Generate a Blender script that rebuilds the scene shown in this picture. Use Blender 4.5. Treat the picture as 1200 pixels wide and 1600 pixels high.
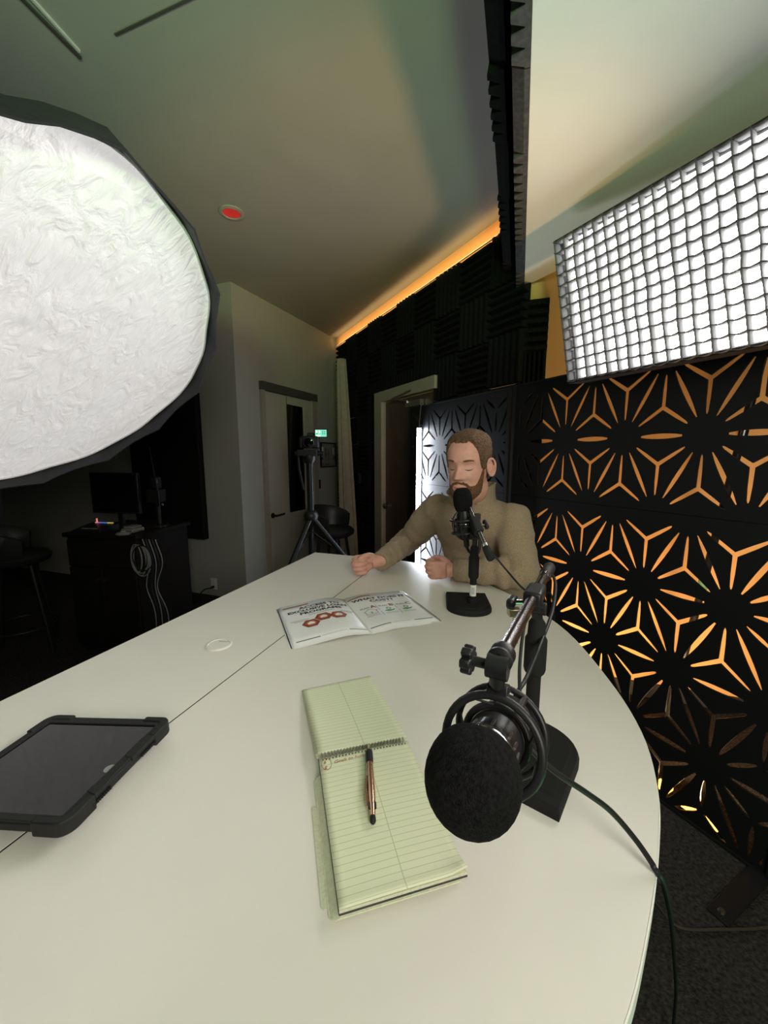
import bpy, bmesh, math, random
import numpy as np
from mathutils import Vector, Matrix, Euler, noise
random.seed(7)
SC = bpy.context.scene
for o in list(bpy.data.objects):
    bpy.data.objects.remove(o)
COL = SC.collection

# ------------------------------------------------------------------ camera
CH, HY, FP = 1.47, 712.0, 605.0
PIT = math.atan((800 - HY) / FP)
cam = bpy.data.cameras.new('camera')
cam.sensor_fit = 'HORIZONTAL'; cam.sensor_width = 36.0; cam.lens = FP / 1200 * 36.0
cam.clip_start = 0.02; cam.clip_end = 100
camo = bpy.data.objects.new('camera', cam); COL.objects.link(camo)
camo.location = (0, 0, CH); camo.rotation_euler = (math.pi / 2 - PIT, 0, 0)
SC.camera = camo
# ------------------------------------------------------------------ view / world
SC.view_settings.view_transform = 'Standard'
SC.view_settings.look = 'None'
SC.view_settings.exposure = 0.22
SC.view_settings.gamma = 1.0
SC.view_settings.use_curve_mapping = False
w = bpy.data.worlds.new('world'); SC.world = w; w.use_nodes = True
w.node_tree.nodes['Background'].inputs[0].default_value = (0.8, 0.9, 1, 1)
w.node_tree.nodes['Background'].inputs[1].default_value = 0.004
# ------------------------------------------------------------------ light levels (each lamp is built further down)
E_SOFTBOX = 20.0      # gridded softbox on the right
E_OCTA = 0.36         # round softbox on the left
E_TUBE = 110.0         # white LED tube behind the man
P_ORANGE = 4.6       # orange uplights behind the screen
P_GREEN = 170.0         # added green lamp on a stand behind the camera

def lamp(kind, name, loc, aim, power, color, size=0.2, size_y=None, spot=None):
    l = bpy.data.lights.new(name, kind); l.energy = power; l.color = color
    if kind == 'AREA':
        l.size = size
        if size_y: l.shape = 'RECTANGLE'; l.size_y = size_y
    else:
        l.shadow_soft_size = size
    if spot: l.spot_size = spot; l.spot_blend = 0.8
    o = bpy.data.objects.new(name, l); COL.objects.link(o)
    o.location = loc
    o.rotation_euler = (Vector(aim) - Vector(loc)).to_track_quat('-Z', 'Y').to_euler()
    return o

# added key and green ceiling lamps behind the camera; orange and green lamps right
lamp('AREA', 'added_key_light', (.62, -1.05, 1.95), (.25, 1.8, 1.6), 26.0, (1, .95, .86), .8)  # added unseen lamp that brightens the man and the back wall
lamp('SPOT', 'orange_lamp_beam', (1.5, .2, 1.0), (-.30, 2.5, 2.95), 125.0, (1, .55, .22), .12, spot=math.radians(36))
lamp('SPOT', 'green_lamp_beam', (-.15, -1.0, 1.9), (-.15, 1.35, 2.95), P_GREEN, (.50, 1.0, .40), .10, spot=math.radians(64))  # added lamp, placed to tint the ceiling green and miss the rest
lamp('POINT', 'green_lamp_spill', (.80, .0, .45), (0, 0, 0), 3.5, (.22, 1.0, .32), .06)
lamp('SPOT', 'green_lamp_beam', (2.25, .75, 1.95), (1.0, 1.6, 2.47), 16.0, (.45, 1.0, .40), .10, spot=math.radians(70))
# ------------------------------------------------------------------ geometry of the place
cs, sn = math.cos(PIT), math.sin(PIT)
def ray(x, y):
    u = (x - 600) / FP; v = (y - 800) / FP
    return Vector((u, cs - v * sn, -(v * cs + sn)))
O = Vector((0, 0, CH))
def onz(x, y, z):
    r = ray(x, y); return O + r * ((z - CH) / r.z)
def aty(x, y, Y):
    r = ray(x, y); return O + r * (Y / r.y)
def onpl(x, y, p, n):
    r = ray(x, y); return O + r * ((Vector(p) - O).dot(n) / r.dot(n))
V = Vector
Z = V((0, 0, 1))
TZ = 0.98                                   # counter-height table top
CEIL, SOF = 2.95, 2.47
aA = math.radians(19.1)
A = V((math.sin(aA), math.cos(aA), 0)); N = V((math.cos(aA), -math.sin(aA), 0))
W0 = onz(525, 530, CEIL); W1 = onz(790, 335, CEIL)
dW = (W0 - W1).normalized(); nW = V((-dW.y, dW.x, 0))
if nW.dot(W0) < 0: nW = -nW
WOFF = W0.dot(nW)
aB = math.radians(26.5)
dB = V((-math.sin(aB), math.cos(aB), 0)); nB = V((math.cos(aB), math.sin(aB), 0))
SOFF = 1.72                                # distance of the screen
K = onpl(820, 465, W1, nW); K.z = 0
C0 = onz(360, 440, CEIL); C0.z = 0
W0f = V((W0.x, W0.y, 0))
dl = (W0f - C0).normalized(); nl = V((dl.y, -dl.x, 0))

# ------------------------------------------------------------------ materials
def mat(name, col, rough=0.6, metal=0.0, spec=0.5, var=0.0, vscale=20, bump=0.0, bscale=80, emit=None, estr=0.0, sheen=0, trans=0.0, sss=0.0, detail=4):
    m = bpy.data.materials.new(name); m.use_nodes = True
    nt = m.node_tree; b = nt.nodes['Principled BSDF']
    b.inputs['Base Color'].default_value = (*col, 1)
    b.inputs['Roughness'].default_value = rough
    b.inputs['Metallic'].default_value = metal
    b.inputs['Specular IOR Level'].default_value = spec
    if sheen: b.inputs['Sheen Weight'].default_value = sheen
    if trans: b.inputs['Transmission Weight'].default_value = trans
    if sss:
        b.inputs['Subsurface Weight'].default_value = sss
        b.inputs['Subsurface Radius'].default_value = (0.01, 0.004, 0.002)
    if emit:
        b.inputs['Emission Color'].default_value = (*emit, 1); b.inputs['Emission Strength'].default_value = estr
    tc = None
    if var or bump:
        tc = nt.nodes.new('ShaderNodeTexCoord')
    if var:
        n = nt.nodes.new('ShaderNodeTexNoise'); n.inputs['Scale'].default_value = vscale; n.inputs['Detail'].default_value = detail
        nt.links.new(tc.outputs['Object'], n.inputs['Vector'])
        r = nt.nodes.new('ShaderNodeValToRGB')
        r.color_ramp.elements[0].position = 0.3; r.color_ramp.elements[1].position = 0.7
        r.color_ramp.elements[0].color = (*[c * (1 - var) for c in col], 1)
        r.color_ramp.elements[1].color = (*[min(1, c * (1 + var)) for c in col], 1)
        nt.links.new(n.outputs['Fac'], r.inputs['Fac']); nt.links.new(r.outputs['Color'], b.inputs['Base Color'])
    if bump:
        n2 = nt.nodes.new('ShaderNodeTexNoise'); n2.inputs['Scale'].default_value = bscale; n2.inputs['Detail'].default_value = 5
        nt.links.new(tc.outputs['Object'], n2.inputs['Vector'])
        bp = nt.nodes.new('ShaderNodeBump'); bp.inputs['Strength'].default_value = bump; bp.inputs['Distance'].default_value = 0.01
        nt.links.new(n2.outputs['Fac'], bp.inputs['Height']); nt.links.new(bp.outputs['Normal'], b.inputs['Normal'])
    return m
M = {}
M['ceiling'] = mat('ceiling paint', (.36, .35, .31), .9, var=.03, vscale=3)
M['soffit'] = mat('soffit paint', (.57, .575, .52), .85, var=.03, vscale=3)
M['wall'] = mat('grey beige wall paint', (.37, .36, .32), .85, var=.03, vscale=4, bump=.05, bscale=250)
M['orange'] = mat('orange wall paint', (.90, .49, .19), .8, var=.03, vscale=3)
M['carpet'] = mat('dark carpet', (.045, .040, .036), 1.0, spec=.1, var=.6, vscale=90, bump=1.0, bscale=160)
M['baseb'] = mat('dark baseboard', (.03, .028, .026), .6)
M['foam'] = mat('charcoal acoustic foam', (.009, .0085, .0095), .97, spec=.1, var=.3, vscale=60, bump=.3, bscale=400)
M['foamlit'] = mat('lit-toned acoustic foam edge', (.05, .05, .05), .95, spec=.15, var=.3, vscale=60)  # lighter copy of the foam, softbox light put into its colour
M['screen'] = mat('black laser-cut panel', (.010, .010, .011), .6, spec=.2)
M['blackplastic'] = mat('black plastic', (.012, .012, .013), .42, spec=.4)
M['blackmatte'] = mat('matte black', (.010, .010, .010), .8, spec=.25)
M['blackmetal'] = mat('black satin metal', (.018, .018, .019), .38, .2, spec=.3)
M['gunmetal'] = mat('dark chrome tube', (.17, .155, .15), .26, 1.0)
M['chrome'] = mat('chrome', (.75, .75, .75), .18, 1.0)
M['brass'] = mat('brass', (.50, .44, .28), .3, 1.0)
M['rubber'] = mat('black rubber', (.014, .014, .014), .6, spec=.3)
M['windscreen'] = mat('black foam windscreen', (.011, .0108, .011), .97, spec=.1, var=.5, vscale=260, bump=.7, bscale=700)
M['table'] = mat('white laminate', (.76, .74, .665), .38, spec=.4, var=.015, vscale=6)
M['edge'] = mat('white edge band', (.72, .74, .66), .4, spec=.4)
M['whiteplastic'] = mat('white plastic', (.78, .76, .69), .35)
M['fabwhite'] = mat('white piping', (.72, .72, .73), .9, spec=.1)
M['gridfab'] = mat('grey grid fabric', (.10, .10, .102), .9, spec=.1)
M['lip'] = mat('black softbox nylon', (.016, .016, .018), .6, spec=.35, var=.2, vscale=15, bump=.2, bscale=40)
M['skin'] = mat('skin', (.66, .35, .265), .52, spec=.35, var=.10, vscale=45, sss=.15)
M['lipskin'] = mat('lips', (.50, .25, .20), .5, spec=.35)
M['hair'] = mat('short brown hair', (.15, .086, .043), .65, spec=.3, var=.55, vscale=140, bump=1.0, bscale=260)
M['beard'] = mat('reddish brown beard', (.23, .115, .055), .75, spec=.2, var=.5, vscale=200, bump=1.0, bscale=420)
M['sweater'] = mat('heathered khaki wool', (.36, .275, .175), .95, spec=.1, var=.30, vscale=330, bump=.5, bscale=520, sheen=.15)
M['sweaterrib'] = mat('khaki knit collar', (.37, .295, .19), .95, spec=.1, var=.25, vscale=330, bump=.5, bscale=520)
M['jeans'] = mat('dark trousers', (.03, .032, .045), .9, var=.2, vscale=150)
M['shoe'] = mat('brown shoe leather', (.06, .035, .02), .5)
M['paper'] = mat('glossy magazine paper', (.88, .89, .87), .35, spec=.4)
M['paperedge'] = mat('page edges', (.70, .70, .66), .7)
M['ink'] = mat('black ink', (.03, .03, .035), .5)
M['inkgrey'] = mat('grey ink', (.22, .22, .22), .5)
M['inklight'] = mat('light grey ink', (.45, .45, .44), .5)
M['inkred'] = mat('rust red ink', (.30, .065, .03), .5)
M['inkorange'] = mat('orange ink', (.55, .20, .10), .5)
M['inkgreen'] = mat('green ink', (.08, .32, .07), .5)
M['pageedge'] = mat('green pad page edges', (.60, .62, .45), .8, var=.1, vscale=300)
M['card'] = mat('dark pad backing board', (.05, .05, .05), .8)
M['redpen'] = mat('red pen ink', (.42, .14, .09), .6)
M['rose'] = mat('rose gold metal', (.66, .43, .30), .22, 1.0)
M['glass'] = mat('dark glass', (.004, .004, .005), .06, spec=.42)
M['doorbeige'] = mat('beige door', (.43, .40, .34), .55, var=.03, vscale=5)
M['doorbrown'] = mat('brown wood door', (.085, .05, .035), .45, var=.2, vscale=8)
M['jamb'] = mat('taupe door casing', (.33, .29, .24), .5, var=.05)
M['darkframe'] = mat('dark door frame', (.07, .065, .06), .5)
M['steel'] = mat('brushed steel', (.35, .34, .32), .35, 1.0)
M['curtain'] = mat('beige curtain', (.36, .31, .24), .9, var=.08, vscale=20)
M['seatblack'] = mat('black faux leather', (.018, .018, .02), .42, spec=.4)
M['panelblack'] = mat('black fabric panel', (.008, .0075, .0075), .9, spec=.1, var=.3, vscale=100)
M['darkwood'] = mat('dark cabinet', (.010, .0075, .007), .6, spec=.2)
M['cablegrey'] = mat('grey cable', (.22, .21, .20), .5)
M['cable'] = mat('black cable', (.012, .013, .013), .5, spec=.3)
M['cabletan'] = mat('tan cable', (.05, .035, .025), .6)
M['dimple'] = mat('grey device', (.22, .22, .20), .5)
M['label'] = mat('white label', (.70, .69, .62), .5)
M['redlabel'] = mat('red label', (.40, .05, .03), .5)

def emat(name, col, s):
    m = bpy.data.materials.new(name); m.use_nodes = True
    nt = m.node_tree; nt.nodes.clear()
    e = nt.nodes.new('ShaderNodeEmission'); e.inputs[0].default_value = (*col, 1); e.inputs[1].default_value = s
    o = nt.nodes.new('ShaderNodeOutputMaterial'); nt.links.new(e.outputs[0], o.inputs[0]); return m
M['tube'] = emat('lit LED tube', (.82, .90, 1.0), E_TUBE)
M['softlit'] = emat('lit softbox diffuser', (1.0, .99, .955), E_SOFTBOX)
M['lampor'] = emat('lit orange lamp lens', (1.0, .38, .06), 6)
M['redlamp'] = mat('red lamp', (.5, .03, .03), .3, emit=(1, .04, .03), estr=.25)
M['ledc'] = emat('cyan display', (.25, .85, .62), .85)
M['ledg'] = emat('pale green display', (.75, 1.0, .72), .95)
M['ledgd'] = emat('dark green display', (.02, .12, .07), .5)
M['ledp'] = emat('purple key', (.5, .15, .8), .5)
M['ledb'] = emat('blue key', (.10, .25, .8), .5)
M['ledy'] = emat('yellow key', (.8, .6, .15), .5)
M['ledr'] = emat('red key', (.9, .30, .25), .6)
M['ledcorner'] = M['ledr']

def octa_mat(name, s):
    m = mat(name, (.58, .575, .57), .9, spec=.1)
    nt = m.node_tree; b = nt.nodes['Principled BSDF']
    tc = nt.nodes.new('ShaderNodeTexCoord')
    b.inputs['Emission Color'].default_value = (1, .965, .95, 1)
    b.inputs['Emission Strength'].default_value = s
    mp = nt.nodes.new('ShaderNodeMapping'); mp.inputs['Scale'].default_value = (1, 2.2, 1); mp.inputs['Rotation'].default_value = (0, 0, .6)
    nt.links.new(tc.outputs['Object'], mp.inputs['Vector'])
    n = nt.nodes.new('ShaderNodeTexNoise'); n.inputs['Scale'].default_value = 9; n.inputs['Detail'].default_value = 7; n.inputs['Distortion'].default_value = 1.6
    nt.links.new(mp.outputs['Vector'], n.inputs['Vector'])
    bp = nt.nodes.new('ShaderNodeBump'); bp.inputs['Strength'].default_value = .8; bp.inputs['Distance'].default_value = .03
    nt.links.new(n.outputs['Fac'], bp.inputs['Height']); nt.links.new(bp.outputs['Normal'], b.inputs['Normal'])
    return m
M['octa'] = octa_mat('softbox front fabric', E_OCTA)
M['octa2'] = octa_mat('single layer softbox fabric', E_OCTA * 1.25)

def ruled(name, pitch, base, line, cx):
    """paper ruled in UV metres, one centre rule"""
    m = mat(name, base, .75, spec=.2)
    nt = m.node_tree; b = nt.nodes['Principled BSDF']
    uv = nt.nodes.new('ShaderNodeUVMap'); sp = nt.nodes.new('ShaderNodeSeparateXYZ')
    nt.links.new(uv.outputs[0], sp.inputs[0])
    def mth(op, a, bv, cv=None):
        n = nt.nodes.new('ShaderNodeMath'); n.operation = op
        for i, x in enumerate((a, bv, cv)):
            if x is None: continue
            if isinstance(x, (int, float)): n.inputs[i].default_value = x
            else: nt.links.new(x, n.inputs[i])
        return n.outputs[0]
    fr = mth('FRACT', mth('DIVIDE', sp.outputs[1], pitch), 0)
    l1 = mth('LESS_THAN', fr, .075)
    l2 = mth('LESS_THAN', mth('ABSOLUTE', mth('SUBTRACT', sp.outputs[0], cx), 0), .0005)
    f = mth('MAXIMUM', l1, l2)
    mx = nt.nodes.new('ShaderNodeMix'); mx.data_type = 'RGBA'
    nt.links.new(f, mx.inputs[0]); mx.inputs[6].default_value = (*base, 1); mx.inputs[7].default_value = (*line, 1)
    nt.links.new(mx.outputs[2], b.inputs['Base Color'])
    return m
M['ruled'] = ruled('ruled green paper', .0087, (.74, .77, .54), (.47, .51, .35), .076)

# ------------------------------------------------------------------ mesh helpers
class MB:
    def __init__(s): s.v = []; s.f = []
    def add(s, vs, fs):
        b = len(s.v); s.v += [V(p) for p in vs]; s.f += [[i + b for i in f] for f in fs]; return s
    def box(s, c, size, R=None):
        hx, hy, hz = [a / 2 for a in size]
        pts = [V((x, y, z)) for x in (-hx, hx) for y in (-hy, hy) for z in (-hz, hz)]
        if R is not None: pts = [R @ p for p in pts]
        c = V(c)
        return s.add([p + c for p in pts], [(0, 1, 3, 2), (4, 6, 7, 5), (0, 4, 5, 1), (2, 3, 7, 6), (0, 2, 6, 4), (1, 5, 7, 3)])
    def tube(s, path, r, seg=12, cap=True, closed=False, sq=None):
        path = [V(p) for p in path]; n = len(path)
        rs = r if isinstance(r, (list, tuple)) else [r] * n
        rings = []; prev = None
        for i, p in enumerate(path):
            if closed: t = path[(i + 1) % n] - path[i - 1]
            else: t = path[min(i + 1, n - 1)] - path[max(i - 1, 0)]
            t.normalize()
            if prev is None:
                up = V((0, 0, 1)) if abs(t.z) < .9 else V((1, 0, 0))
                x = t.cross(up).normalized()
            else:
                x = (prev - t * prev.dot(t)).normalized()
            prev = x; y = t.cross(x)
            ring = []
            for k in range(seg):
                a = 2 * math.pi * k / seg
                ring.append(p + (x * math.cos(a) + y * math.sin(a)) * rs[i])
            rings.append(ring)
        vs = [q for rg in rings for q in rg]; fs = []
        m = n if closed else n - 1
        for i in range(m):
            j = (i + 1) % n
            for k in range(seg):
                k2 = (k + 1) % seg
                fs.append((i * seg + k, i * seg + k2, j * seg + k2, j * seg + k))
        if cap and not closed:
            fs.append(tuple(reversed(range(seg)))); fs.append(tuple((n - 1) * seg + k for k in range(seg)))
        return s.add(vs, fs)
    def cyl(s, p0, p1, r0, r1=None, seg=20):
        return s.tube([p0, p1], [r0, r0 if r1 is None else r1], seg)
    def lathe(s, prof, p=(0, 0, 0), axis=Z, seg=32, cap=True):
        axis = V(axis).normalized(); p = V(p)
        up = V((0, 0, 1)) if abs(axis.z) < .9 else V((1, 0, 0))
        x = axis.cross(up).normalized(); y = axis.cross(x)
        vs = []; n = len(prof)
        for (r, h) in prof:
            for k in range(seg):
                a = 2 * math.pi * k / seg
                vs.append(p + axis * h + (x * math.cos(a) + y * math.sin(a)) * max(r, 1e-5))
        fs = []
        for i in range(n - 1):
            for k in range(seg):
                k2 = (k + 1) % seg
                fs.append((i * seg + k, (i + 1) * seg + k, (i + 1) * seg + k2, i * seg + k2))
        if cap: fs.append(tuple(range(seg))); fs.append(tuple(reversed([(n - 1) * seg + k for k in range(seg)])))
        return s.add(vs, fs)
    def ell(s, c, rad, R=None, nu=20, nv=12):
        c = V(c); vs = []; fs = []
        for i in range(nv + 1):
            th = math.pi * i / nv
            for k in range(nu):
                a = 2 * math.pi * k / nu
                p = V((rad[0] * math.sin(th) * math.cos(a), rad[1] * math.sin(th) * math.sin(a), rad[2] * math.cos(th)))
                if R is not None: p = R @ p
                vs.append(c + p)
        for i in range(nv):
            for k in range(nu):
                k2 = (k + 1) % nu
                fs.append((i * nu + k, (i + 1) * nu + k, (i + 1) * nu + k2, i * nu + k2))
        return s.add(vs, fs)
    def prism(s, poly, z0, z1, fr=None):
        n = len(poly)
        pts = [V((x, y, z0)) for x, y in poly] + [V((x, y, z1)) for x, y in poly]
        if fr is not None: pts = [fr @ p for p in pts]
        fs = [tuple(reversed(range(n))), tuple(range(n, 2 * n))]
        for i in range(n):
            j = (i + 1) % n; fs.append((i, j, j + n, i + n))
        return s.add(pts, fs)
    def grid(s, fn, nu, nv):
        b = [fn(i / nu, j / nv) for j in range(nv + 1) for i in range(nu + 1)]
        fs = [(j * (nu + 1) + i, j * (nu + 1) + i + 1, (j + 1) * (nu + 1) + i + 1, (j + 1) * (nu + 1) + i) for j in range(nv) for i in range(nu)]
        return s.add(b, fs)
    def mesh(s, name, smooth=None):
        m = bpy.data.meshes.new(name); m.from_pydata([tuple(p) for p in s.v], [], s.f)
        bm = bmesh.new(); bm.from_mesh(m)
        bmesh.ops.remove_doubles(bm, verts=bm.verts, dist=1e-6)
        bmesh.ops.recalc_face_normals(bm, faces=bm.faces); bm.to_mesh(m); bm.free()
        if smooth:
            for p in m.polygons: p.use_smooth = True
            m.set_sharp_from_angle(angle=math.radians(smooth))
        m.update(); return m

def link(name, me, m=None, parent=None, loc=None, mw=None, bevel=None, smooth=None):
    o = bpy.data.objects.new(name, me); COL.objects.link(o)
    if m is not None and not me.materials: me.materials.append(M[m] if isinstance(m, str) else m)
    if parent is not None: o.parent = parent
    if loc is not None: o.location = loc
    if mw is not None: o.matrix_basis = mw
    if bevel:
        md = o.modifiers.new('bevel', 'BEVEL'); md.width = bevel; md.segments = 2; md.limit_method = 'ANGLE'; md.angle_limit = math.radians(40)
    return o
def obj(name, mb, m, parent=None, smooth=40, bevel=None, loc=None, origin=None):
    if parent is not None and origin is None:
        q = parent; off = V((0, 0, 0)); inv = Matrix()
        chain = []
        while q is not None: chain.append(q); q = q.parent
        mw = Matrix()
        for q in reversed(chain): mw = mw @ q.matrix_basis
        inv = mw.inverted()
        mb.v = [inv @ p for p in mb.v]
    elif origin is not None:
        mb.v = [p - V(origin) for p in mb.v]
    o = link(name, mb.mesh(name, smooth), m, parent, bevel=bevel)
    if origin is not None: o.location = origin
    return o
def thing(name, label, cat, loc=(0, 0, 0), rot=(0, 0, 0), group=None):
    o = bpy.data.objects.new(name, None); COL.objects.link(o); o.empty_display_size = .05
    o.location = loc; o.rotation_euler = rot
    o.matrix_basis = Matrix.Translation(V(loc)) @ Euler(rot).to_matrix().to_4x4()
    o['label'] = label; o['category'] = cat
    if group: o['group'] = group
    return o
def tag(o, label, cat, group=None):
    o['label'] = label; o['category'] = cat
    if group: o['group'] = group
    return o
def struct(o):
    o['kind'] = 'structure'; return o
def frame(o, x, y, z):
    m = Matrix.Identity(4)
    for i, a in enumerate((x, y, z)):
        m[0][i], m[1][i], m[2][i] = a.x, a.y, a.z
    m[0][3], m[1][3], m[2][3] = o.x, o.y, o.z
    return m
def spline(pts, n=8):
    pts = [V(p) for p in pts]; out = []
    P = [pts[0] * 2 - pts[1]] + pts + [pts[-1] * 2 - pts[-2]]
    for i in range(1, len(P) - 2):
        for k in range(n):
            t = k / n; a, b, c, d = P[i - 1], P[i], P[i + 1], P[i + 2]
            out.append(.5 * ((2 * b) + (c - a) * t + (2 * a - 5 * b + 4 * c - d) * t * t + (-a + 3 * b - 3 * c + d) * t ** 3))
    out.append(pts[-1]); return out
def sculpt(mb, voxel, smooth=6, name='sculpt'):
    """union of overlapping shapes as one smooth surface"""
    me = mb.mesh(name); o = bpy.data.objects.new(name, me); COL.objects.link(o)
    r = o.modifiers.new('r', 'REMESH'); r.mode = 'VOXEL'; r.voxel_size = voxel; r.use_smooth_shade = True
    if smooth:
        s = o.modifiers.new('s', 'SMOOTH'); s.factor = .5; s.iterations = smooth
    dg = bpy.context.evaluated_depsgraph_get(); ev = o.evaluated_get(dg)
    m2 = bpy.data.meshes.new_from_object(ev); bpy.data.objects.remove(o); bpy.data.meshes.remove(me)
    for p in m2.polygons: p.use_smooth = True
    return m2
def text_mb(s, size, fr, align='CENTER', bold=0.0, shear=0.0, zfun=None, sx=1.0):
    c = bpy.data.curves.new('t', 'FONT'); c.body = s; c.size = size; c.align_x = align; c.offset = bold; c.shear = shear; c.resolution_u = 2
    o = bpy.data.objects.new('t', c); COL.objects.link(o)
    dg = bpy.context.evaluated_depsgraph_get(); me = o.evaluated_get(dg).to_mesh()
    vs = [V((v.co.x * sx, v.co.y, 0)) for v in me.vertices]; fs = [list(p.vertices) for p in me.polygons]
    o.evaluated_get(dg).to_mesh_clear(); bpy.data.objects.remove(o); bpy.data.curves.remove(c)
    mb = MB(); mb.add([fr @ p for p in vs], fs)
    return mb

# ================================================================== THE ROOM
fl = MB().box((0, 1.5, -.05), (14, 14, .1)); struct(obj('floor', fl, 'carpet', smooth=None))
# main ceiling, with a slot diffuser and a joint
ce = MB().box((-1, 2, CEIL + .05), (12, 12, .1)); ceil = struct(obj('ceiling', ce, 'ceiling', smooth=None))
def ceil_slot(p0, p1, w_, m, name, dz):
    d = (p1 - p0).normalized(); c = (p0 + p1) / 2
    R = frame(V((0, 0, 0)), d, Z.cross(d), Z).to_3x3()
    return obj(name, MB().box((c.x, c.y, CEIL - dz / 2), ((p1 - p0).length, w_, dz), R), m, ceil, smooth=None)
a0, a1 = onz(18, -20, CEIL), onz(126, 90, CEIL); b0, b1 = onz(36, -20, CEIL), onz(124, 78, CEIL)
ceil_slot(a0, a1, .012, 'darkframe', 'diffuser_slot', .006); ceil_slot(b0, b1, .008, 'soffit', 'diffuser_flange', .01)
ceil_slot(onz(180, 54, CEIL), onz(302, -5, CEIL), .008, 'darkframe', 'ceiling_joint', .003)
# red downlight
dlp = onz(362, 332, CEIL)
dlt = thing('downlight', 'small round recessed ceiling downlight glowing red', 'ceiling light', (dlp.x, dlp.y, CEIL))
obj('trim_ring', MB().lathe([(.052, 0), (.075, 0), (.075, -.006), (.056, -.009), (.052, -.004)], dlp, Z, cap=False), 'wall', dlt)
obj('lens', MB().lathe([(.0, -.003), (.052, -.003), (.052, -.001), (0, -.001)], dlp, Z), 'redlamp', dlt)

def wallbox(name, p0, p1, z0, z1, thick, m, nrm):
    """wall from p0 to p1, room side is nrm"""
    d = (p1 - p0); L = d.length; d.normalize()
    fr = frame(p0, d, -nrm, Z)
    mb = MB().prism([(0, 0), (L, 0), (L, thick), (0, thick)], z0, z1, fr)
    return struct(obj(name, mb, m, smooth=None, origin=p0))
wl = wallbox('wall_left', C0, W0f + dl * .1, 0, CEIL, .12, 'wall', nl)
wfl = wallbox('wall_far_left', C0 - N * 3.6, C0, 0, CEIL, .12, 'wall', -A)
wb = wallbox('wall_back', W0f + dW * .1, K, 0, CEIL, .12, 'orange', -nW)
wr = wallbox('wall_right', K, K + N * 3.2, 0, CEIL, .12, 'orange', -A)
def baseb(name, p0, p1, nrm, h=.09):
    d = (p1 - p0); L = d.length; d.normalize(); fr = frame(p0, d, nrm, Z)
    return struct(obj(name, MB().prism([(0, 0), (L, 0), (L, .012), (0, .012)], 0, h, fr), 'baseb', smooth=None, origin=p0))
baseb('baseboard_left', C0 + dl * .01, C0 + dl * .28, nl)
baseb('baseboard_left', C0 + dl * 1.28, W0f - dl * .02, nl)
baseb('baseboard_far_left', C0 - N * 3.6, C0, -A)
baseb('baseboard_right', K + N * .1, K + N * 3.2, -A)
# soffit: lower ceiling on the right, its long edge runs along the table direction
def isect(n0):         # point where line N=n0 along A meets the back wall plane
    p = N * n0; t = (WOFF - p.dot(nW)) / A.dot(nW); return p + A * t
S0 = isect(-.02)
p1 = S0 - dW * 5.2
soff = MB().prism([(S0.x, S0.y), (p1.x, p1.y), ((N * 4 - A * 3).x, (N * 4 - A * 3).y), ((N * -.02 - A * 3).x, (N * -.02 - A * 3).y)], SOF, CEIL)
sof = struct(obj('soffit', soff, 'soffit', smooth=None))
# ------------------------------------------------------------------ acoustic foam
TS = .305
def foam_mesh(name, depth=.05, ridges=6):
    mb = MB(); h = TS / 2 - .001; p = [(-h, 0), ]
    wd = 2 * h / ridges
    for i in range(ridges):
        x = -h + i * wd
        p += [(x, .014), (x + wd * .28, depth), (x + wd * .62, depth), (x + wd * .92, .014)]
    p += [(h, .014), (h, 0)]
    n = len(p)
    vs = [V((x, -h, z)) for x, z in p] + [V((x, h, z)) for x, z in p]
    fs = [(i, i + 1, i + 1 + n, i + n) for i in range(n - 1)] + [(n - 1, 0, n, 2 * n - 1), tuple(range(n)), tuple(reversed(range(n, 2 * n)))]
    mb.add(vs, fs); me = mb.mesh(name); me.materials.append(M['foam']); return me
FOAM = foam_mesh('foam_tile')
def place_tile(parent, mw, name='foam_tile', me=None):
    o = bpy.data.objects.new(name, me or FOAM); COL.objects.link(o)
    o.parent = parent; o.matrix_basis = parent.matrix_basis.inverted() @ mw
    return o
def jit(a): return random.uniform(-a, a)
KW = K.dot(dW); sC = W0.dot(dW)
def wpt(s, z, out=0): return nW * (WOFF - out) + dW * s + Z * z
ROT90 = Matrix.Rotation(math.pi / 2, 4, 'Z')
nrow = 9; ztop = 2.83
i = 0; s = KW + TS / 2 - .045; col = 0
while s < sC - .02:
    for r in range(nrow):
        z = ztop - TS * (r + .5)
        if 2.60 < s < 3.76 and z < 2.18: continue       # door
        if s - TS / 2 < 2.62 and z < .9 : continue      # hidden behind table and screen
        fr = frame(wpt(min(s, sC - .14), z + jit(.006), .001), -dW, Z, -nW) @ Matrix.Rotation(jit(.02), 4, 'Z')
        if (r + col) % 2: fr = fr @ ROT90
        place_tile(wb, fr)
    s += TS; col += 1
for k in range(4):
    s_ = 2.62 + TS * (k + .5)
    fr = frame(wpt(s_, 2.16, .001), -dW, Z, -nW) @ Matrix.Diagonal((1, .40, 1, 1))
    place_tile(wb, fr)
obj('added_strip_body', MB().box(wpt((KW + sC) / 2, 2.838, .03), (.012, sC - KW - .2, .006), frame(V((0, 0, 0)), nW, dW, Z).to_3x3()), 'whiteplastic', wb, smooth=None)  # added plastic body for the lamp below, does not glow
lo = lamp('AREA', 'added_strip_light', wpt((KW + sC) / 2, 2.85, .085), wpt((KW + sC) / 2, 2.90, .0), 1.7, (1, .66, .30), .012, sC - KW - .2)  # added lamp that brightens the orange band above the foam
lo.rotation_euler = frame(V((0, 0, 0)), (nW * .45 - Z * .9).normalized(), dW, -(nW * .9 + Z * .45).normalized()).to_euler()
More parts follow.
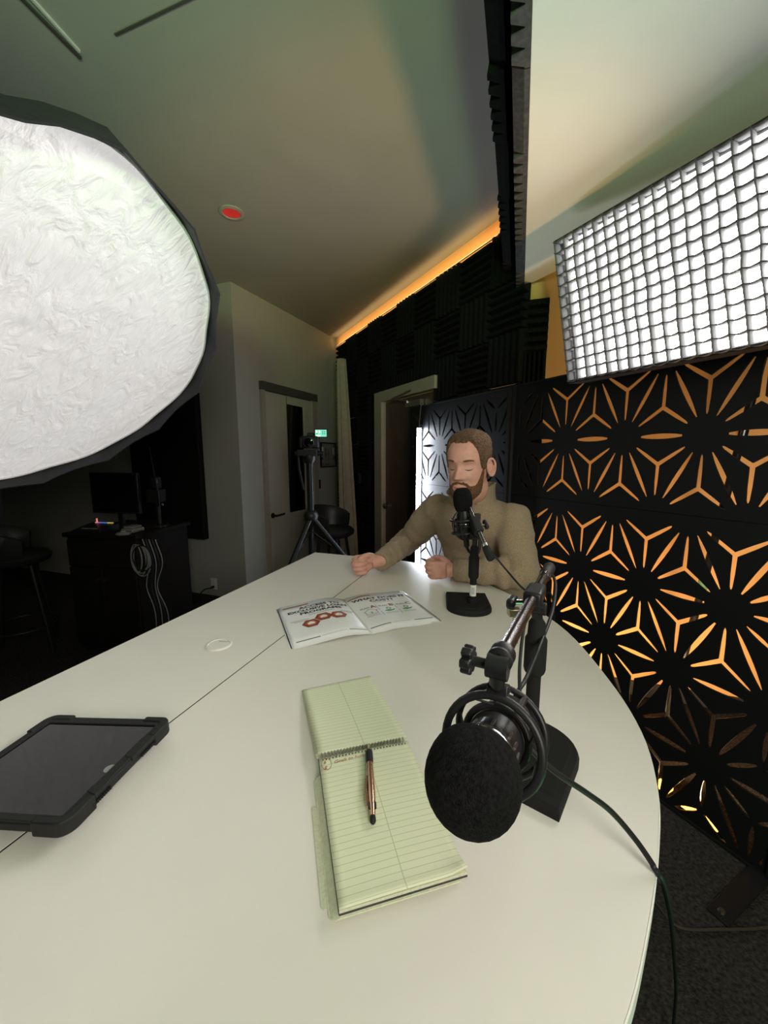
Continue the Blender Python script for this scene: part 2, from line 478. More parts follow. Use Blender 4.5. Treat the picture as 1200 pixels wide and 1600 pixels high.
# foam on the first stretch of the right wall
kp = onpl(860, 465, K, A); fw = (kp - K).dot(N)
for r in range(5):
    z = 2.385 - TS * (r + .5)
    fr = frame(K + N * (fw / 2 - .012) - A * .001 + Z * z, N, Z, -A) @ Matrix.Diagonal((fw / TS * 1.12, 1, 1, 1))
    fr2 = frame(K + N * (fw / 2 - .012) - A * .001 + Z * z, N, Z, -A) @ ROT90 @ Matrix.Diagonal((1, fw / TS * 1.12, 1, 1))
    place_tile(wr, fr if r % 2 else fr2)
# foam along the soffit edge: edge row coloured as if lit, black tiles above and behind
FG = foam_mesh('foam_edge_tile', .046, 6); FG.materials.clear(); FG.materials.append(M['foamlit'])
t = .0; k = 0
tmax = S0.dot(A) - .1
while t < tmax:
    # tiles stand on the face of the soffit; their ends, seen from below, show the wedge profile
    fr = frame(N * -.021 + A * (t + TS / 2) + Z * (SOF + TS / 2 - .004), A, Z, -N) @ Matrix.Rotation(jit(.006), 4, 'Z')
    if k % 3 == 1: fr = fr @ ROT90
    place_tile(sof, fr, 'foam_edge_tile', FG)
    fr = frame(N * (-.069) + A * (t + TS / 2 + .1) + Z * (SOF + TS / 2 + .10), A, Z, -N) @ Matrix.Rotation(jit(.05), 4, 'Z') @ Matrix.Rotation(-.16 + jit(.04), 4, 'X')
    if k % 2: fr = fr @ ROT90
    place_tile(sof, fr, 'foam_tile')
    t += TS; k += 1

# ------------------------------------------------------------------ door in the left wall
def lpt(s, z, out=0): return C0 + dl * s + nl * out + Z * z
def lbox(s0, s1, z0, z1, o0, o1):
    fr = frame(C0, dl, nl, Z)
    return MB().prism([(s0, o0), (s1, o0), (s1, o1), (s0, o1)], z0, z1, fr)
d1 = bpy.data.objects.new('door_1', None); COL.objects.link(d1); struct(d1); d1.location = lpt(.78, 0); d1.matrix_basis = Matrix.Translation(lpt(.78, 0))
obj('door_frame', lbox(.30, .345, 0, 2.10, .001, .035), 'jamb', d1, smooth=None)
obj('door_frame', lbox(1.17, 1.264, 0, 2.10, .001, .035), 'jamb', d1, smooth=None)
obj('door_header', lbox(.30, 1.264, 2.10, 2.18, .001, .045), 'darkframe', d1, smooth=None)
lf = MB()
for q in ((.35, .70, .01, 2.09), (1.03, 1.165, .01, 2.09), (.70, 1.03, 2.01, 2.09), (.70, 1.03, .01, .85)):
    b = lbox(q[0], q[1], q[2], q[3], .001, .02); lf.add(b.v, b.f)
leaf = obj('door_leaf', lf, 'doorbeige', d1, smooth=None)
obj('door_glass', lbox(.70, 1.03, .85, 2.01, .003, .010), 'glass', leaf, smooth=None)
obj('glass_bead', lbox(1.005, 1.03, .85, 2.01, .010, .022), 'doorbeige', leaf, smooth=None)
obj('leaf_joint', lbox(.692, .698, .86, 2.09, .018, .0215), 'blackmatte', leaf, smooth=None)
lv = MB().cyl(lpt(.40, .86, .02), lpt(.40, .86, .075), .011).cyl(lpt(.395, .86, .07), lpt(.53, .865, .07), .010)
lv.box(lpt(.40, .86, .024), (.01, .01, .01)); lv.lathe([(0, 0), (.028, 0), (.028, .008), (0, .008)], lpt(.40, .86, .02), nl, 20)
obj('door_handle', lv, 'blackmetal', leaf)
# framed notice, switch and curtain next to it
fn = thing('framed_notice', 'black framed evacuation plan hanging on the wall right of the beige door', 'notice', lpt(1.55, 1.48))
q0, q1, r0, r1 = 1.355, 1.735, 1.325, 1.635
fm = MB()
for b in (lbox(q0, q1, r0, r0 + .015, .001, .016), lbox(q0, q1, r1 - .015, r1, .001, .016), lbox(q0, q0 + .018, r0 + .015, r1 - .015, .001, .016), lbox(q1 - .018, q1, r0 + .015, r1 - .015, .001, .016)): fm.add(b.v, b.f)
obj('picture_frame', fm, 'blackplastic', fn, smooth=None)
sh = obj('sheet', lbox(q0 + .018, q1 - .018, r0 + .015, r1 - .015, .001, .006), mat('notice sheet', (.26, .25, .22), .5, var=.25, vscale=35), fn, smooth=None)
pl = MB()
for (u0, u1, v0, v1) in ((.04, .075, .19, .25), (.30, .335, .19, .25)):
    b = lbox(q0 + u0, q0 + u1, r0 + v0 - .03, r0 + v1, .006, .0065); pl.add(b.v, b.f)
obj('white_panels', pl, 'whiteplastic', sh, smooth=None)['kind'] = 'stuff'
pb = MB()
for (u0, u1, v0, v1) in ((.03, .05, .26, .29), (.33, .35, .25, .29), (.035, .06, .09, .13), (.325, .35, .09, .14), (.045, .07, .03, .05), (.11, .24, .032, .042), (.12, .13, .12, .24), (.12, .22, .16, .165), (.2, .206, .08, .2), (.15, .28, .1, .104)):
    b = lbox(q0 + u0, q0 + u1, r0 + v0, r0 + v1, .006, .0066); pb.add(b.v, b.f)
obj('plan_lines', pb, 'ink', sh, smooth=None)['kind'] = 'stuff'
cr = obj('card_reader', lbox(1.285, 1.325, 1.07, 1.18, .001, .025), 'blackplastic', bevel=.004)
tag(cr, 'small black box switch on the wall beside the beige door', 'switch')
cu = MB()
def curt(u, v):
    a = u * 2 * math.pi; z = 2.55 * v + .02
    r = .045 + .055 * (1 - v) ** .8; r *= 1 + .16 * math.sin(7 * a + 1.2) + .05 * math.sin(13 * a)
    c = aty(546, 850, 4.5).lerp(aty(533, 557, 4.66), v)
    return V((c.x + r * math.cos(a), c.y + r * math.sin(a) * .8, z))
cu.grid(curt, 72, 24)
tag(obj('corner_curtain', cu, 'curtain', smooth=60), 'beige curtain gathered into a tall roll in the corner of the foam wall', 'curtain')

# ------------------------------------------------------------------ brown door in the foam wall
def wbox(s0, s1, z0, z1, o0, o1):
    fr = frame(V(nW * WOFF), -dW, -nW, Z)
    return MB().prism([(-s0, o0), (-s1, o0), (-s1, o1), (-s0, o1)], z0, z1, fr)
d2 = bpy.data.objects.new('door_2', None); COL.objects.link(d2); struct(d2); d2.matrix_basis = Matrix.Translation(wpt(3.1, 0))
obj('door_casing', wbox(3.53, 3.685, 0, 2.1, .001, .07), 'jamb', d2, smooth=None)
obj('door_casing', wbox(2.50, 2.62, 0, 2.1, .001, .012), 'jamb', d2, smooth=None)
obj('door_header', wbox(2.62, 3.53, 2.0, 2.1, .001, .07), 'jamb', d2, smooth=None)
lf2 = obj('door_leaf', wbox(2.63, 3.52, .01, 1.99, .001, .02), 'doorbrown', d2, smooth=None)
obj('door_knob', MB().lathe([(0, 0), (.032, 0), (.032, .006), (.012, .010), (.012, .03), (.026, .045), (.028, .06), (.018, .07), (0, .072)], wpt(3.44, .966, .02), -nW), 'steel', lf2)
obj('side_filler', wbox(3.687, 3.86, 0, 2.16, .001, .014), 'foam', d2, smooth=None)
cl = MB().box(wpt(2.95, 1.92, .045), (.04, .24, .05), frame(V((0, 0, 0)), nW, dW, Z).to_3x3())
cl.cyl(wpt(3.03, 1.95, .07), wpt(3.2, 1.985, .13), .008).cyl(wpt(3.2, 1.985, .13), wpt(2.96, 2.03, .08), .008)
cl.lathe([(0, 0), (.014, 0), (.014, .02), (0, .02)], wpt(3.03, 1.93, .07), Z)
obj('door_closer', cl, 'steel', lf2)
sw = obj('wall_switch', wbox(4.06, 4.13, 1.15, 1.27, .051, .06), 'blackplastic', bevel=.003)
tag(sw, 'dark switch plate on the foam wall left of the brown door', 'switch')

# ------------------------------------------------------------------ black panel, outlet on the facing wall
def cpt(u, z, out=0): return C0 - N * u - A * out + Z * z
def cbox(u0, u1, z0, z1, o0, o1):
    fr = frame(C0, -N, -A, Z)
    return MB().prism([(u0, o0), (u1, o0), (u1, o1), (u0, o1)], z0, z1, fr)
ap = thing('acoustic_panel', 'large black fabric acoustic panel on the beige wall under the round softbox', 'acoustic panel', cpt(.95, .67))
pu = onpl(318, 842, C0 - A * .08, A); pu_u = -(pu - C0).dot(N)
obj('panel_core', cbox(pu_u, pu_u + .86, .67, 2.05, .012, .075), 'panelblack', ap, bevel=.004)
obj('panel_back', cbox(pu_u + .01, pu_u + .85, .68, 2.04, .001, .012), 'darkwood', ap, smooth=None)
ou = thing('power_outlet', 'white wall outlet plate with a black plug', 'outlet', cpt(.386, .212))
obj('cover_plate', cbox(.35, .422, .155, .27, .001, .008), 'whiteplastic', ou, bevel=.002)
obj('socket', cbox(.372, .40, .225, .255, .008, .0105), 'whiteplastic', ou, bevel=.001)
obj('socket', cbox(.372, .40, .17, .20, .008, .0105), 'whiteplastic', ou, bevel=.001)
pc = thing('plug_cable', 'black power cord curving down from the wall outlet', 'cord', cpt(.386, .18))
obj('plug', MB().tube([cpt(.386, .185, .011), cpt(.39, .183, .03), cpt(.40, .18, .045)], [.013, .013, .006], 10), 'rubber', pc)
obj('cord', MB().tube(spline([cpt(.40, .18, .045), cpt(.46, .16, .07), cpt(.53, .07, .09), cpt(.58, .006, .12), cpt(.8, .006, .2)]), .005, 8), 'cable', pc)

# ================================================================== THE PERFORATED SCREEN
LA, LH = .3026, .315
def screen_cuts(s0, s1, z0, z1, sh, zr):
    """cutouts of the star lattice: rows at zr + LH*k; returns polygons that lie inside"""
    out = []
    def lens(p, q, wd):
        p, q = np.array(p), np.array(q); d = q - p; L = np.linalg.norm(d); d /= L; n = np.array([-d[1], d[0]])
        pts = []; m = 7
        for i in range(m + 1):
            t = i / m; pts.append(p + d * L * t + n * wd * math.sin(math.pi * (t * .9 + .05)) ** .6)
        for i in range(m, -1, -1):
            t = i / m; pts.append(p + d * L * t - n * wd * math.sin(math.pi * (t * .9 + .05)) ** .6)
        return pts
    def ypoly(c, tips, wd):
        c = np.array(c); pts = []
        dirs = [(np.array(t) - c) for t in tips]
        order = sorted(range(3), key=lambda i: math.atan2(dirs[i][1], dirs[i][0])); m = len(order)
        for a in range(3):
            d = dirs[order[a]]; L = np.linalg.norm(d); d = d / L; n = np.array([-d[1], d[0]])
            nd = dirs[order[(a + 1) % 3]]; nd = nd / np.linalg.norm(nd)
            pts += [c + d * L * .55 - n * wd * .9, c + d * (L - .012) - n * wd * .62, c + d * (L - .003) - n * wd * .35, c + d * L, c + d * (L - .003) + n * wd * .35, c + d * (L - .012) + n * wd * .62, c + d * L * .55 + n * wd * .9]
            bis = d + nd; bl = np.linalg.norm(bis); bis = bis / bl
            half = math.acos(max(-1, min(1, float(d @ nd)))) / 2
            pts.append(c + bis * wd / math.sin(half))
        return pts
    kmin = int((z0 - zr) / LH) - 2; kmax = int((z1 - zr) / LH) + 2
    R0 = .072
    for k in range(kmin, kmax + 1):
        z = zr + LH * k; off = sh + (LA / 2 if k % 2 else 0)
        j0 = int((s0 - off) / LA) - 2; j1 = int((s1 - off) / LA) + 2
        for j in range(j0, j1 + 1):
            s_ = off + LA * j; c = np.array([s_, z])
            def toward(p, q, r=R0):
                p, q = np.array(p), np.array(q); d = q - p; return p + d / np.linalg.norm(d) * r
            right = (s_ + LA, z); ur = (s_ + LA / 2, z + LH); ul = (s_ - LA / 2, z + LH)
            if z0 + .05 < z < z1 - .05: out.append(('l', lens(toward(c, right), toward(right, c), .0108), None))
            out.append(('l', lens(toward(c, ur), toward(ur, c), .0094), None)); out.append(('l', lens(toward(c, ul), toward(ul, c), .0094), None))
            cy = .36 * LH
            cu_ = (s_ + LA / 2, z + cy); tips = [toward(c, cu_), toward(right, cu_), toward(ur, cu_)]; out.append(('y', ypoly(cu_, tips, .0086), [lens(toward(cu_, t_, .016), t_, .0082) for t_ in tips]))
            cd_ = (s_, z + LH - cy); tips = [toward(ul, cd_), toward(ur, cd_), toward(c, cd_)]; out.append(('y', ypoly(cd_, tips, .0086), [lens(toward(cd_, t_, .016), t_, .0082) for t_ in tips]))
    mg = .014; res = []
    lo, hi = np.array([s0 + mg, z0 + mg]), np.array([s1 - mg, z1 - mg])
    def clip(poly):
        pts = [np.array(p) for p in poly]
        for ax in (0, 1):
            for sg, lim in ((1, lo[ax]), (-1, hi[ax])):
                q = []
                for a_, b_ in zip(pts, pts[1:] + pts[:1]):
                    da, db_ = sg * (a_[ax] - lim), sg * (b_[ax] - lim)
                    if da >= 0: q.append(a_)
                    if da * db_ < 0: q.append(a_ + (b_ - a_) * (da / (da - db_)))
                pts = q
                if len(pts) < 3: return None
        keep = []
        for p in pts:
            if not keep or np.linalg.norm(p - keep[-1]) > 3e-4: keep.append(p)
        if len(keep) > 2 and np.linalg.norm(keep[0] - keep[-1]) < 3e-4: keep.pop()
        if len(keep) < 3: return None
        k = np.array(keep); x, y = k[:, 0], k[:, 1]
        area = abs(np.dot(x, np.roll(y, -1)) - np.dot(y, np.roll(x, -1))) / 2
        return k if area > 1.2e-4 else None
    for kind, p, alt in out:
        a = np.array(p)
        ins = ((a > lo) & (a < hi)).all()
        if ins: res.append(a)
        elif kind == 'y':
            for al in alt:
                c_ = clip(al)
                if c_ is not None: res.append(c_)
        else:
            c_ = clip(a)
            if c_ is not None: res.append(c_)
    return res
def cut_panel(name, s0, s1, z0, z1, sh, zr, m, parent):
    cu_ = bpy.data.curves.new(name, 'CURVE'); cu_.dimensions = '2D'; cu_.fill_mode = 'BOTH'; cu_.extrude = .004
    def sp(pts):
        q = cu_.splines.new('POLY'); q.points.add(len(pts) - 1)
        for i, p in enumerate(pts): q.points[i].co = (p[0], p[1], 0, 1)
        q.use_cyclic_u = True
    sp([(s0, z0), (s1, z0), (s1, z1), (s0, z1)])
    for p in screen_cuts(s0, s1, z0, z1, sh, zr): sp(p)
    o = bpy.data.objects.new('tmp', cu_); COL.objects.link(o)
    dg = bpy.context.evaluated_depsgraph_get(); me = bpy.data.meshes.new_from_object(o.evaluated_get(dg))
    bpy.data.objects.remove(o); bpy.data.curves.remove(cu_)
    # curve local (s, z) -> world
    fr = frame(nB * SOFF, dB, Z, dB.cross(Z))
    inv = parent.matrix_basis.inverted() @ fr
    me.transform(inv); me.materials.clear(); me.materials.append(M[m])
    o = bpy.data.objects.new(name, me); COL.objects.link(o); o.parent = parent
    return o
def spt(s, z, out=0): return nB * (SOFF - out) + dB * s + Z * z
def sbox(s0, s1, z0, z1, o0, o1):
    fr = frame(nB * SOFF, dB, -nB, Z)
    return MB().prism([(s0, o0), (s1, o0), (s1, o1), (s0, o1)], z0, z1, fr)
def screen(name, label, s0, s1, sh, ft):
    t_ = thing(name, label, 'screen', spt((s0 + s1) / 2, 0), group=None)
    zs = 1.241
    cut_panel('upper_panel', s0 + .02, s1 - .02, zs + .001, 1.866, sh, 1.548, 'screen', t_)
    cut_panel('lower_panel', s0 + .02, s1 - .02, .012, zs - .001, sh + .015, 1.548 - LH, 'screen', t_)
    obj('post', sbox(s0, s0 + .02, 0, 1.872, -.012, .012), 'blackmetal', t_, smooth=None)
    obj('post', sbox(s1 - .02, s1, 0, 1.872, -.012, .012), 'blackmetal', t_, smooth=None)
    obj('rail', sbox(s0 + .02, s1 - .02, .0, .012, -.010, .010), 'blackmetal', t_, smooth=None)
    obj('rail', sbox(s0 + .02, s1 - .02, 1.864, 1.872, -.010, .010), 'blackmetal', t_, smooth=None)
    obj('seam_rail', sbox(s0 + .02, s1 - .02, zs - .012, zs + .012, -.016, -.006), 'blackmetal', t_, smooth=None)
    for f in ft:
        fo = obj('foot', sbox(f - .03, f + .03, 0, .008, -.05, .30), 'blackmetal', t_, bevel=.002)
        obj('foot_bolt', MB().lathe([(0, 0), (.011, 0), (.009, .006), (0, .007)], spt(f, .008, .27), Z, 12), 'steel', fo)
    return t_
screen('perforated_screen', 'black laser-cut starburst screen lit orange from behind, right of the man', .42, 1.747, .78, [.456])
screen('perforated_screen', 'black laser-cut starburst screen behind the man, lit white by the tube', 1.765, 2.96, .678, [])

# pole leaning behind the screen
pp = thing('leaning_pole', 'thin pole leaning on the orange wall behind the starburst screen', 'pole', onpl(1030, 1100, nB * 2.15, nB))
b0_ = onpl(1040, 1130, nB * 2.2, nB); b0_.z = 0.012
t0_ = onpl(1195, 545, nB * 2.2, nB)
obj('shaft', MB().cyl(b0_, t0_, .016), 'blackmetal', pp)
mid = lambda f, g: (b0_ + (t0_ - b0_) * f, b0_ + (t0_ - b0_) * g)
obj('sleeve', MB().cyl(*mid(.60, .64), .021), 'chrome', pp); obj('sleeve', MB().cyl(*mid(.42, .47), .021), mat('green-lit sleeve', (.18, .42, .22), .5), pp)  # green light put into the colour of the second sleeve
obj('sleeve', MB().cyl(*mid(.80, .83), .021), 'chrome', pp)

# orange wash lights on the floor behind the screen
for i, (s_, lb) in enumerate(((.80, 'orange floor wash light behind the screen, nearest the table'), (.69, 'orange floor wash light behind the screen, second from the table'), (.617, 'orange floor wash light behind the screen, farthest right'))):
    wlt = thing('wash_light', lb, 'lamp', spt(s_, 0, -.075))
    obj('housing', sbox(s_ - .03, s_ + .03, 0, .030, -.075, -.012), 'blackplastic', wlt, bevel=.004)
    obj('lens', sbox(s_ - .026, s_ + .026, .030, .046, -.070, -.014), 'lampor', wlt, smooth=None)
    lo = lamp('AREA', 'wash_light_beam', spt(s_, .08, -.075), spt(s_ + .15, 1.6, -.9), P_ORANGE * 1.0, (1, .66, .34), .05)
# more wash lights along the orange wall, hidden by the table and the screen
lamp('AREA', 'wash_light_beam', spt(1.45, .08, -.14), spt(1.3, 2.2, -.6), P_ORANGE * 1.0, (1, .66, .34), .08)
# unseen body for the added green ceiling lamp behind the camera
gl = thing('added_green_lamp', 'added green wash lamp on a stand behind the camera, out of view', 'lamp', (-.15, -1.05, 0))
obj('stand', MB().cyl((-.15, -1.08, 0), (-.15, -1.08, 1.72), .015).lathe([(0, 0), (.18, 0), (.18, .012), (0, .02)], (-.15, -1.08, 0), Z), 'blackmetal', gl)
obj('housing', MB().lathe([(0, 0), (.06, 0), (.07, .03), (.075, .14), (.065, .14), (.0, .06)], (-.15, -1.10, 1.80), (0, .9, .42)), 'blackplastic', gl)

# LED tube
lt = thing('light_tube', 'tall white LED tube light hanging on the screen behind the man', 'light tube', spt(2.730, .5, .05))
obj('tube', MB().tube([spt(2.730, z, .04) for z in (.52, .55, 1.1, 1.66, 1.69)], .017, 16), 'tube', lt)
obj('end_cap', MB().cyl(spt(2.73, 1.69, .04), spt(2.730, 1.72, .04), .019), 'blackplastic', lt)
obj('end_cap', MB().cyl(spt(2.73, .49, .04), spt(2.730, .52, .04), .019), 'blackplastic', lt)
bk = MB(); 
for z0_, z1_ in ((.52, 1.69),):
    fr = frame(spt(2.73, 0, .04), dB, -nB, Z)
    pr = [(.021 * math.cos(a), .021 * math.sin(a)) for a in np.linspace(-1.35, 1.35, 12)] + [(.0185 * math.cos(a), .0185 * math.sin(a)) for a in np.linspace(1.35, -1.35, 12)]
    bk.prism(pr, z0_, z1_, fr)
obj('reflector', bk, 'whiteplastic', lt)
obj('hook', MB().tube([spt(2.730, 1.72, .04), spt(2.7305, 1.79, .035), spt(2.725, 1.86, .03), spt(2.730, 1.885, .022), spt(2.725, 1.893, .0), spt(2.725, 1.88, -.016)], .004, 8), 'steel', lt)

# ================================================================== TABLE
tE = dict(n0=-.59, t0=.76, a=.82, b=.95)
SEAM = -.59
def nt_(n, t): return N * n + A * t
OUTL = [(-.59, 1.71), (-.48, 1.70), (-.378, 1.668), (-.22, 1.585), (-.08, 1.475), (.045, 1.33), (.149, 1.145), (.209, .915), (.229, .75), (.216, .615), (.186, .506), (.149, .409), (.106, .318), (.03, .20), (-.10, .06), (-.28, -.08), (-.45, -.16), (-.59, -.18)]
half = [(p.x, p.y) for p in spline([V((n, t, 0)) for n, t in OUTL], 5)]
hp = [nt_(n, t) for n, t in half]; hp[0] = nt_(SEAM + .0016, half[0][1]); hp[-1] = nt_(SEAM + .0016, half[-1][1])
def table(name, label, poly, legs):
    c = sum(poly, V((0, 0, 0))) / len(poly)
    t_ = thing(name, label, 'table', (c.x, c.y, 0))
    obj('tabletop', MB().prism([(p.x, p.y) for p in poly], TZ - .028, TZ), 'table', t_, smooth=30, bevel=.0003)
    # edge band
    eb = MB(); n = len(poly); out = []
    for i in range(n):
        a, b, c_ = poly[i - 1], poly[i], poly[(i + 1) % n]
        d = ((b - a).normalized() + (c_ - b).normalized()).normalized(); nn = V((d.y, -d.x, 0))
        if nn.dot(b - c) < 0: nn = -nn
        out.append(nn)
    return t_, c
tb, cc = table('conference_table', 'white half-oval table top holding the microphones and the notepad', hp, None)
eb = MB(); ring = []
for i, (n, t) in enumerate(half):
    a_, b_ = hp[max(i - 1, 0)], hp[min(i + 1, len(hp) - 1)]
    nx = V(((b_ - a_).y * -1, (b_ - a_).x, 0)).normalized()
    if nx.dot(n * N + t * A - nt_(SEAM, .75)) < 0: nx = -nx
    ring.append((hp[i], nx))
vs = []; fs = []
for p, nx in ring:
    for (o_, z_) in ((.0003, TZ - .0015), (.002, TZ - .0018), (.002, TZ - .0275), (.0003, TZ - .028)):
        q = p + nx * o_; vs.append(V((q.x, q.y, z_)))
for i in range(len(ring) - 1):
    for k in range(3): fs.append((i * 4 + k, i * 4 + k + 1, i * 4 + 5 + k, i * 4 + 4 + k))
eb.add(vs, fs); obj('edge_band', eb, 'edge', tb)
for (n, t) in ((-.28, .25), (-.28, 1.25)):
    p = nt_(n, t)
    obj('leg', MB().cyl((p.x, p.y, .012), (p.x, p.y, TZ - .028), .035), 'blackmetal', tb)
    obj('foot_plate', MB().lathe([(0, 0), (.22, 0), (.22, .008), (.04, .02), (0, .02)], (p.x, p.y, 0), Z, 40), 'blackmetal', tb)
LE = -.966
rect = [nt_(LE, -.19), nt_(SEAM - .0016, -.19), nt_(SEAM - .0016, 1.71), nt_(LE, 1.71)]
tb2, cc2 = table('conference_table', 'white rectangular table section under the tablet, left of the long seam', rect, None)
for t in (.1, 1.45):
    p = nt_(-.80, t)
    obj('leg', MB().cyl((p.x, p.y, .012), (p.x, p.y, TZ - .028), .03), 'blackmetal', tb2)
    obj('foot_plate', MB().box((p.x, p.y, .006), (.06, .34, .012), Matrix.Rotation(-aA + math.pi / 2, 3, 'Z')), 'blackmetal', tb2, smooth=None)
st_p = [nt_(SEAM - .0016, -.17), nt_(SEAM + .0011, -.17), nt_(SEAM + .0011, 1.70), nt_(SEAM - .0016, 1.70)]
obj('seam_shade', MB().prism([(p.x, p.y) for p in st_p], TZ - .027, TZ - .0006), 'blackmatte', tb2, smooth=None)  # black filler standing in for the shade inside the gap
g = onz(342, 1008, TZ)
gr = obj('grommet', MB().lathe([(0, .0035), (.024, .0035), (.0255, .002), (.027, .0045), (.031, .004), (.033, 0), (0, 0)], g, Z, 40), 'whiteplastic', tb2)
gfr = frame(g + Z * .0036, V((math.cos(.2), math.sin(.2), 0)), V((-math.sin(.2), math.cos(.2), 0)), Z)
obj('grommet_slot', MB().prism([(-.002, .013), (.024, .0075), (.024, .0085), (-.001, .0145)], 0, .0005, gfr), 'inkgrey', gr, smooth=None)

# ================================================================== THINGS ON THE TABLE
# ---- tablet
ta, tb_, tcn = onz(108, 1103, TZ + .0235), onz(270, 1120, TZ + .038), onz(110, 1280, TZ + .040)
ty = (tcn - tb_); Ly = ty.length; ty.normalize(); tx = (tb_ - ta).normalized(); tx = (tx - ty * tx.dot(ty)).normalized()
tz_ = ty.cross(tx)
if tz_.z < 0: tz_ = -tz_
Lx = .240; Ly += .008
tfr = frame(tb_ - tz_ * .0215, -tx, ty, tz_)     # x to the left along the far edge, y to the near side
tt = thing('tablet', 'tablet in a thick black rugged case lying across the table seam', 'tablet', tfr @ V((Lx / 2, Ly / 2, 0)))
def rrect(x0, y0, x1, y1, r, n=6):
    out = []
    for cx, cy, a in ((x1 - r, y1 - r, 0), (x0 + r, y1 - r, 90), (x0 + r, y0 + r, 180), (x1 - r, y0 + r, 270)):
        for k in range(n + 1):
            t = math.radians(a + 90 * k / n); out.append((cx + r * math.cos(t), cy + r * math.sin(t)))
    return out
def tprism(poly, z0, z1): return MB().prism(poly, z0, z1, tfr)
obj('case_shell', tprism(rrect(.003, .003, Lx - .003, Ly - .003, .016), .004, .016), 'rubber', tt, bevel=.002)
obj('case_back', tprism(rrect(.012, .012, Lx - .012, Ly - .012, .012), .0, .004), 'rubber', tt, bevel=.001)
obj('kickstand', tprism([(.06, .05), (.064, .05), (.064, Ly - .06), (.06, Ly - .06)], -.0125, .001), 'rubber', tt, bevel=.001)
# raised bezel as a frame with a notch at the home button edge (x = 0 side)
def ring_prism(outer, inner, z0, z1):
    n = len(outer); mb = MB()
    pts = [(x, y, z0) for x, y in outer] + [(x, y, z1) for x, y in outer] + [(x, y, z0) for x, y in inner] + [(x, y, z1) for x, y in inner]
    fs = []
    for i in range(n):
        j = (i + 1) % n
        fs += [(i, j, n + j, n + i), (2 * n + j, 2 * n + i, 3 * n + i, 3 * n + j), (n + i, n + j, 3 * n + j, 3 * n + i), (j, i, 2 * n + i, 2 * n + j)]
    mb.add([tfr @ V(p) for p in pts], fs); return mb
inn = rrect(.0185, .019, Lx - .016, Ly - .014, .003)
# pull the inner edge to make the notch
obj('case_bezel', ring_prism(rrect(.004, .004, Lx - .004, Ly - .004, .015), inn, .016, .0195), 'rubber', tt, bevel=.0008)
obj('screen_glass', tprism(rrect(.0175, .018, Lx - .015, Ly - .013, .003), .0161, .0172), 'glass', tt, smooth=None)
for (x0, y0, x1, y1) in ((0, 0, .05, .045), (0, Ly - .05, .05, Ly), (Lx - .05, 0, Lx, .045), (Lx - .05, Ly - .045, Lx, Ly)):
    cx0 = x0 == 0; cy0 = y0 == 0
    r = .018
    # corner bumper as an L-shaped rounded piece
    X0, X1 = (0, .05) if cx0 else (Lx, Lx - .05); Y0, Y1 = (0, .045) if cy0 else (Ly, Ly - .045)
    sx_, sy_ = (1 if cx0 else -1), (1 if cy0 else -1)
    P_ = [(X1, Y0)] + [(X0 + sx_ * r - sx_ * r * math.sin(a), Y0 + sy_ * r - sy_ * r * math.cos(a)) for a in np.linspace(0, math.pi / 2, 7)] + [(X0, Y1), (X0 + sx_ * .012, Y1), (X0 + sx_ * .013, Y0 + sy_ * .016), (X0 + sx_ * .018, Y0 + sy_ * .012), (X1, Y0 + sy_ * .011)]
    obj('corner_bumper', tprism(P_, .001, .0215), 'rubber', tt, bevel=.002)
ym = Ly * .55
obj('bezel_grip', tprism([(.001, .04), (.008, .035), (.0185, .05), (.0185, ym - .028), (.012, ym - .02), (.001, ym - .02)], .014, .0205), 'rubber', tt, bevel=.001)
obj('bezel_grip', tprism([(.001, ym + .02), (.012, ym + .02), (.0185, ym + .032), (.0185, Ly - .05), (.001, Ly - .045)], .014, .0205), 'rubber', tt, bevel=.001)
hb = tfr @ V((.022, ym, .0172))
obj('home_button', MB().lathe([(0, 0), (.0075, 0), (.0075, .0006), (.0066, .0007), (.006, .0004), (0, .0004)], hb, Z, 24), 'inkgrey', tt)
obj('label_strip', tprism([(Lx - .075, Ly - .022), (Lx - .028, Ly - .022), (Lx - .028, Ly - .013), (Lx - .075, Ly - .013)], .0196, .0200), 'label', tt, smooth=None)
for k in range(9):
    y = Ly * .22 + k * .0035
    obj('speaker_hole', tprism([(-.0002, y), (-.0002, y + .0022), (.004, y + .0022), (.004, y)], .007, .0115), 'blackmatte', tt, smooth=None)
for k in range(9):
    y = Ly * .66 + k * .0035
    obj('speaker_hole', tprism([(-.0002, y), (-.0002, y + .0022), (.004, y + .0022), (.004, y)], .007, .0115), 'blackmatte', tt, smooth=None)

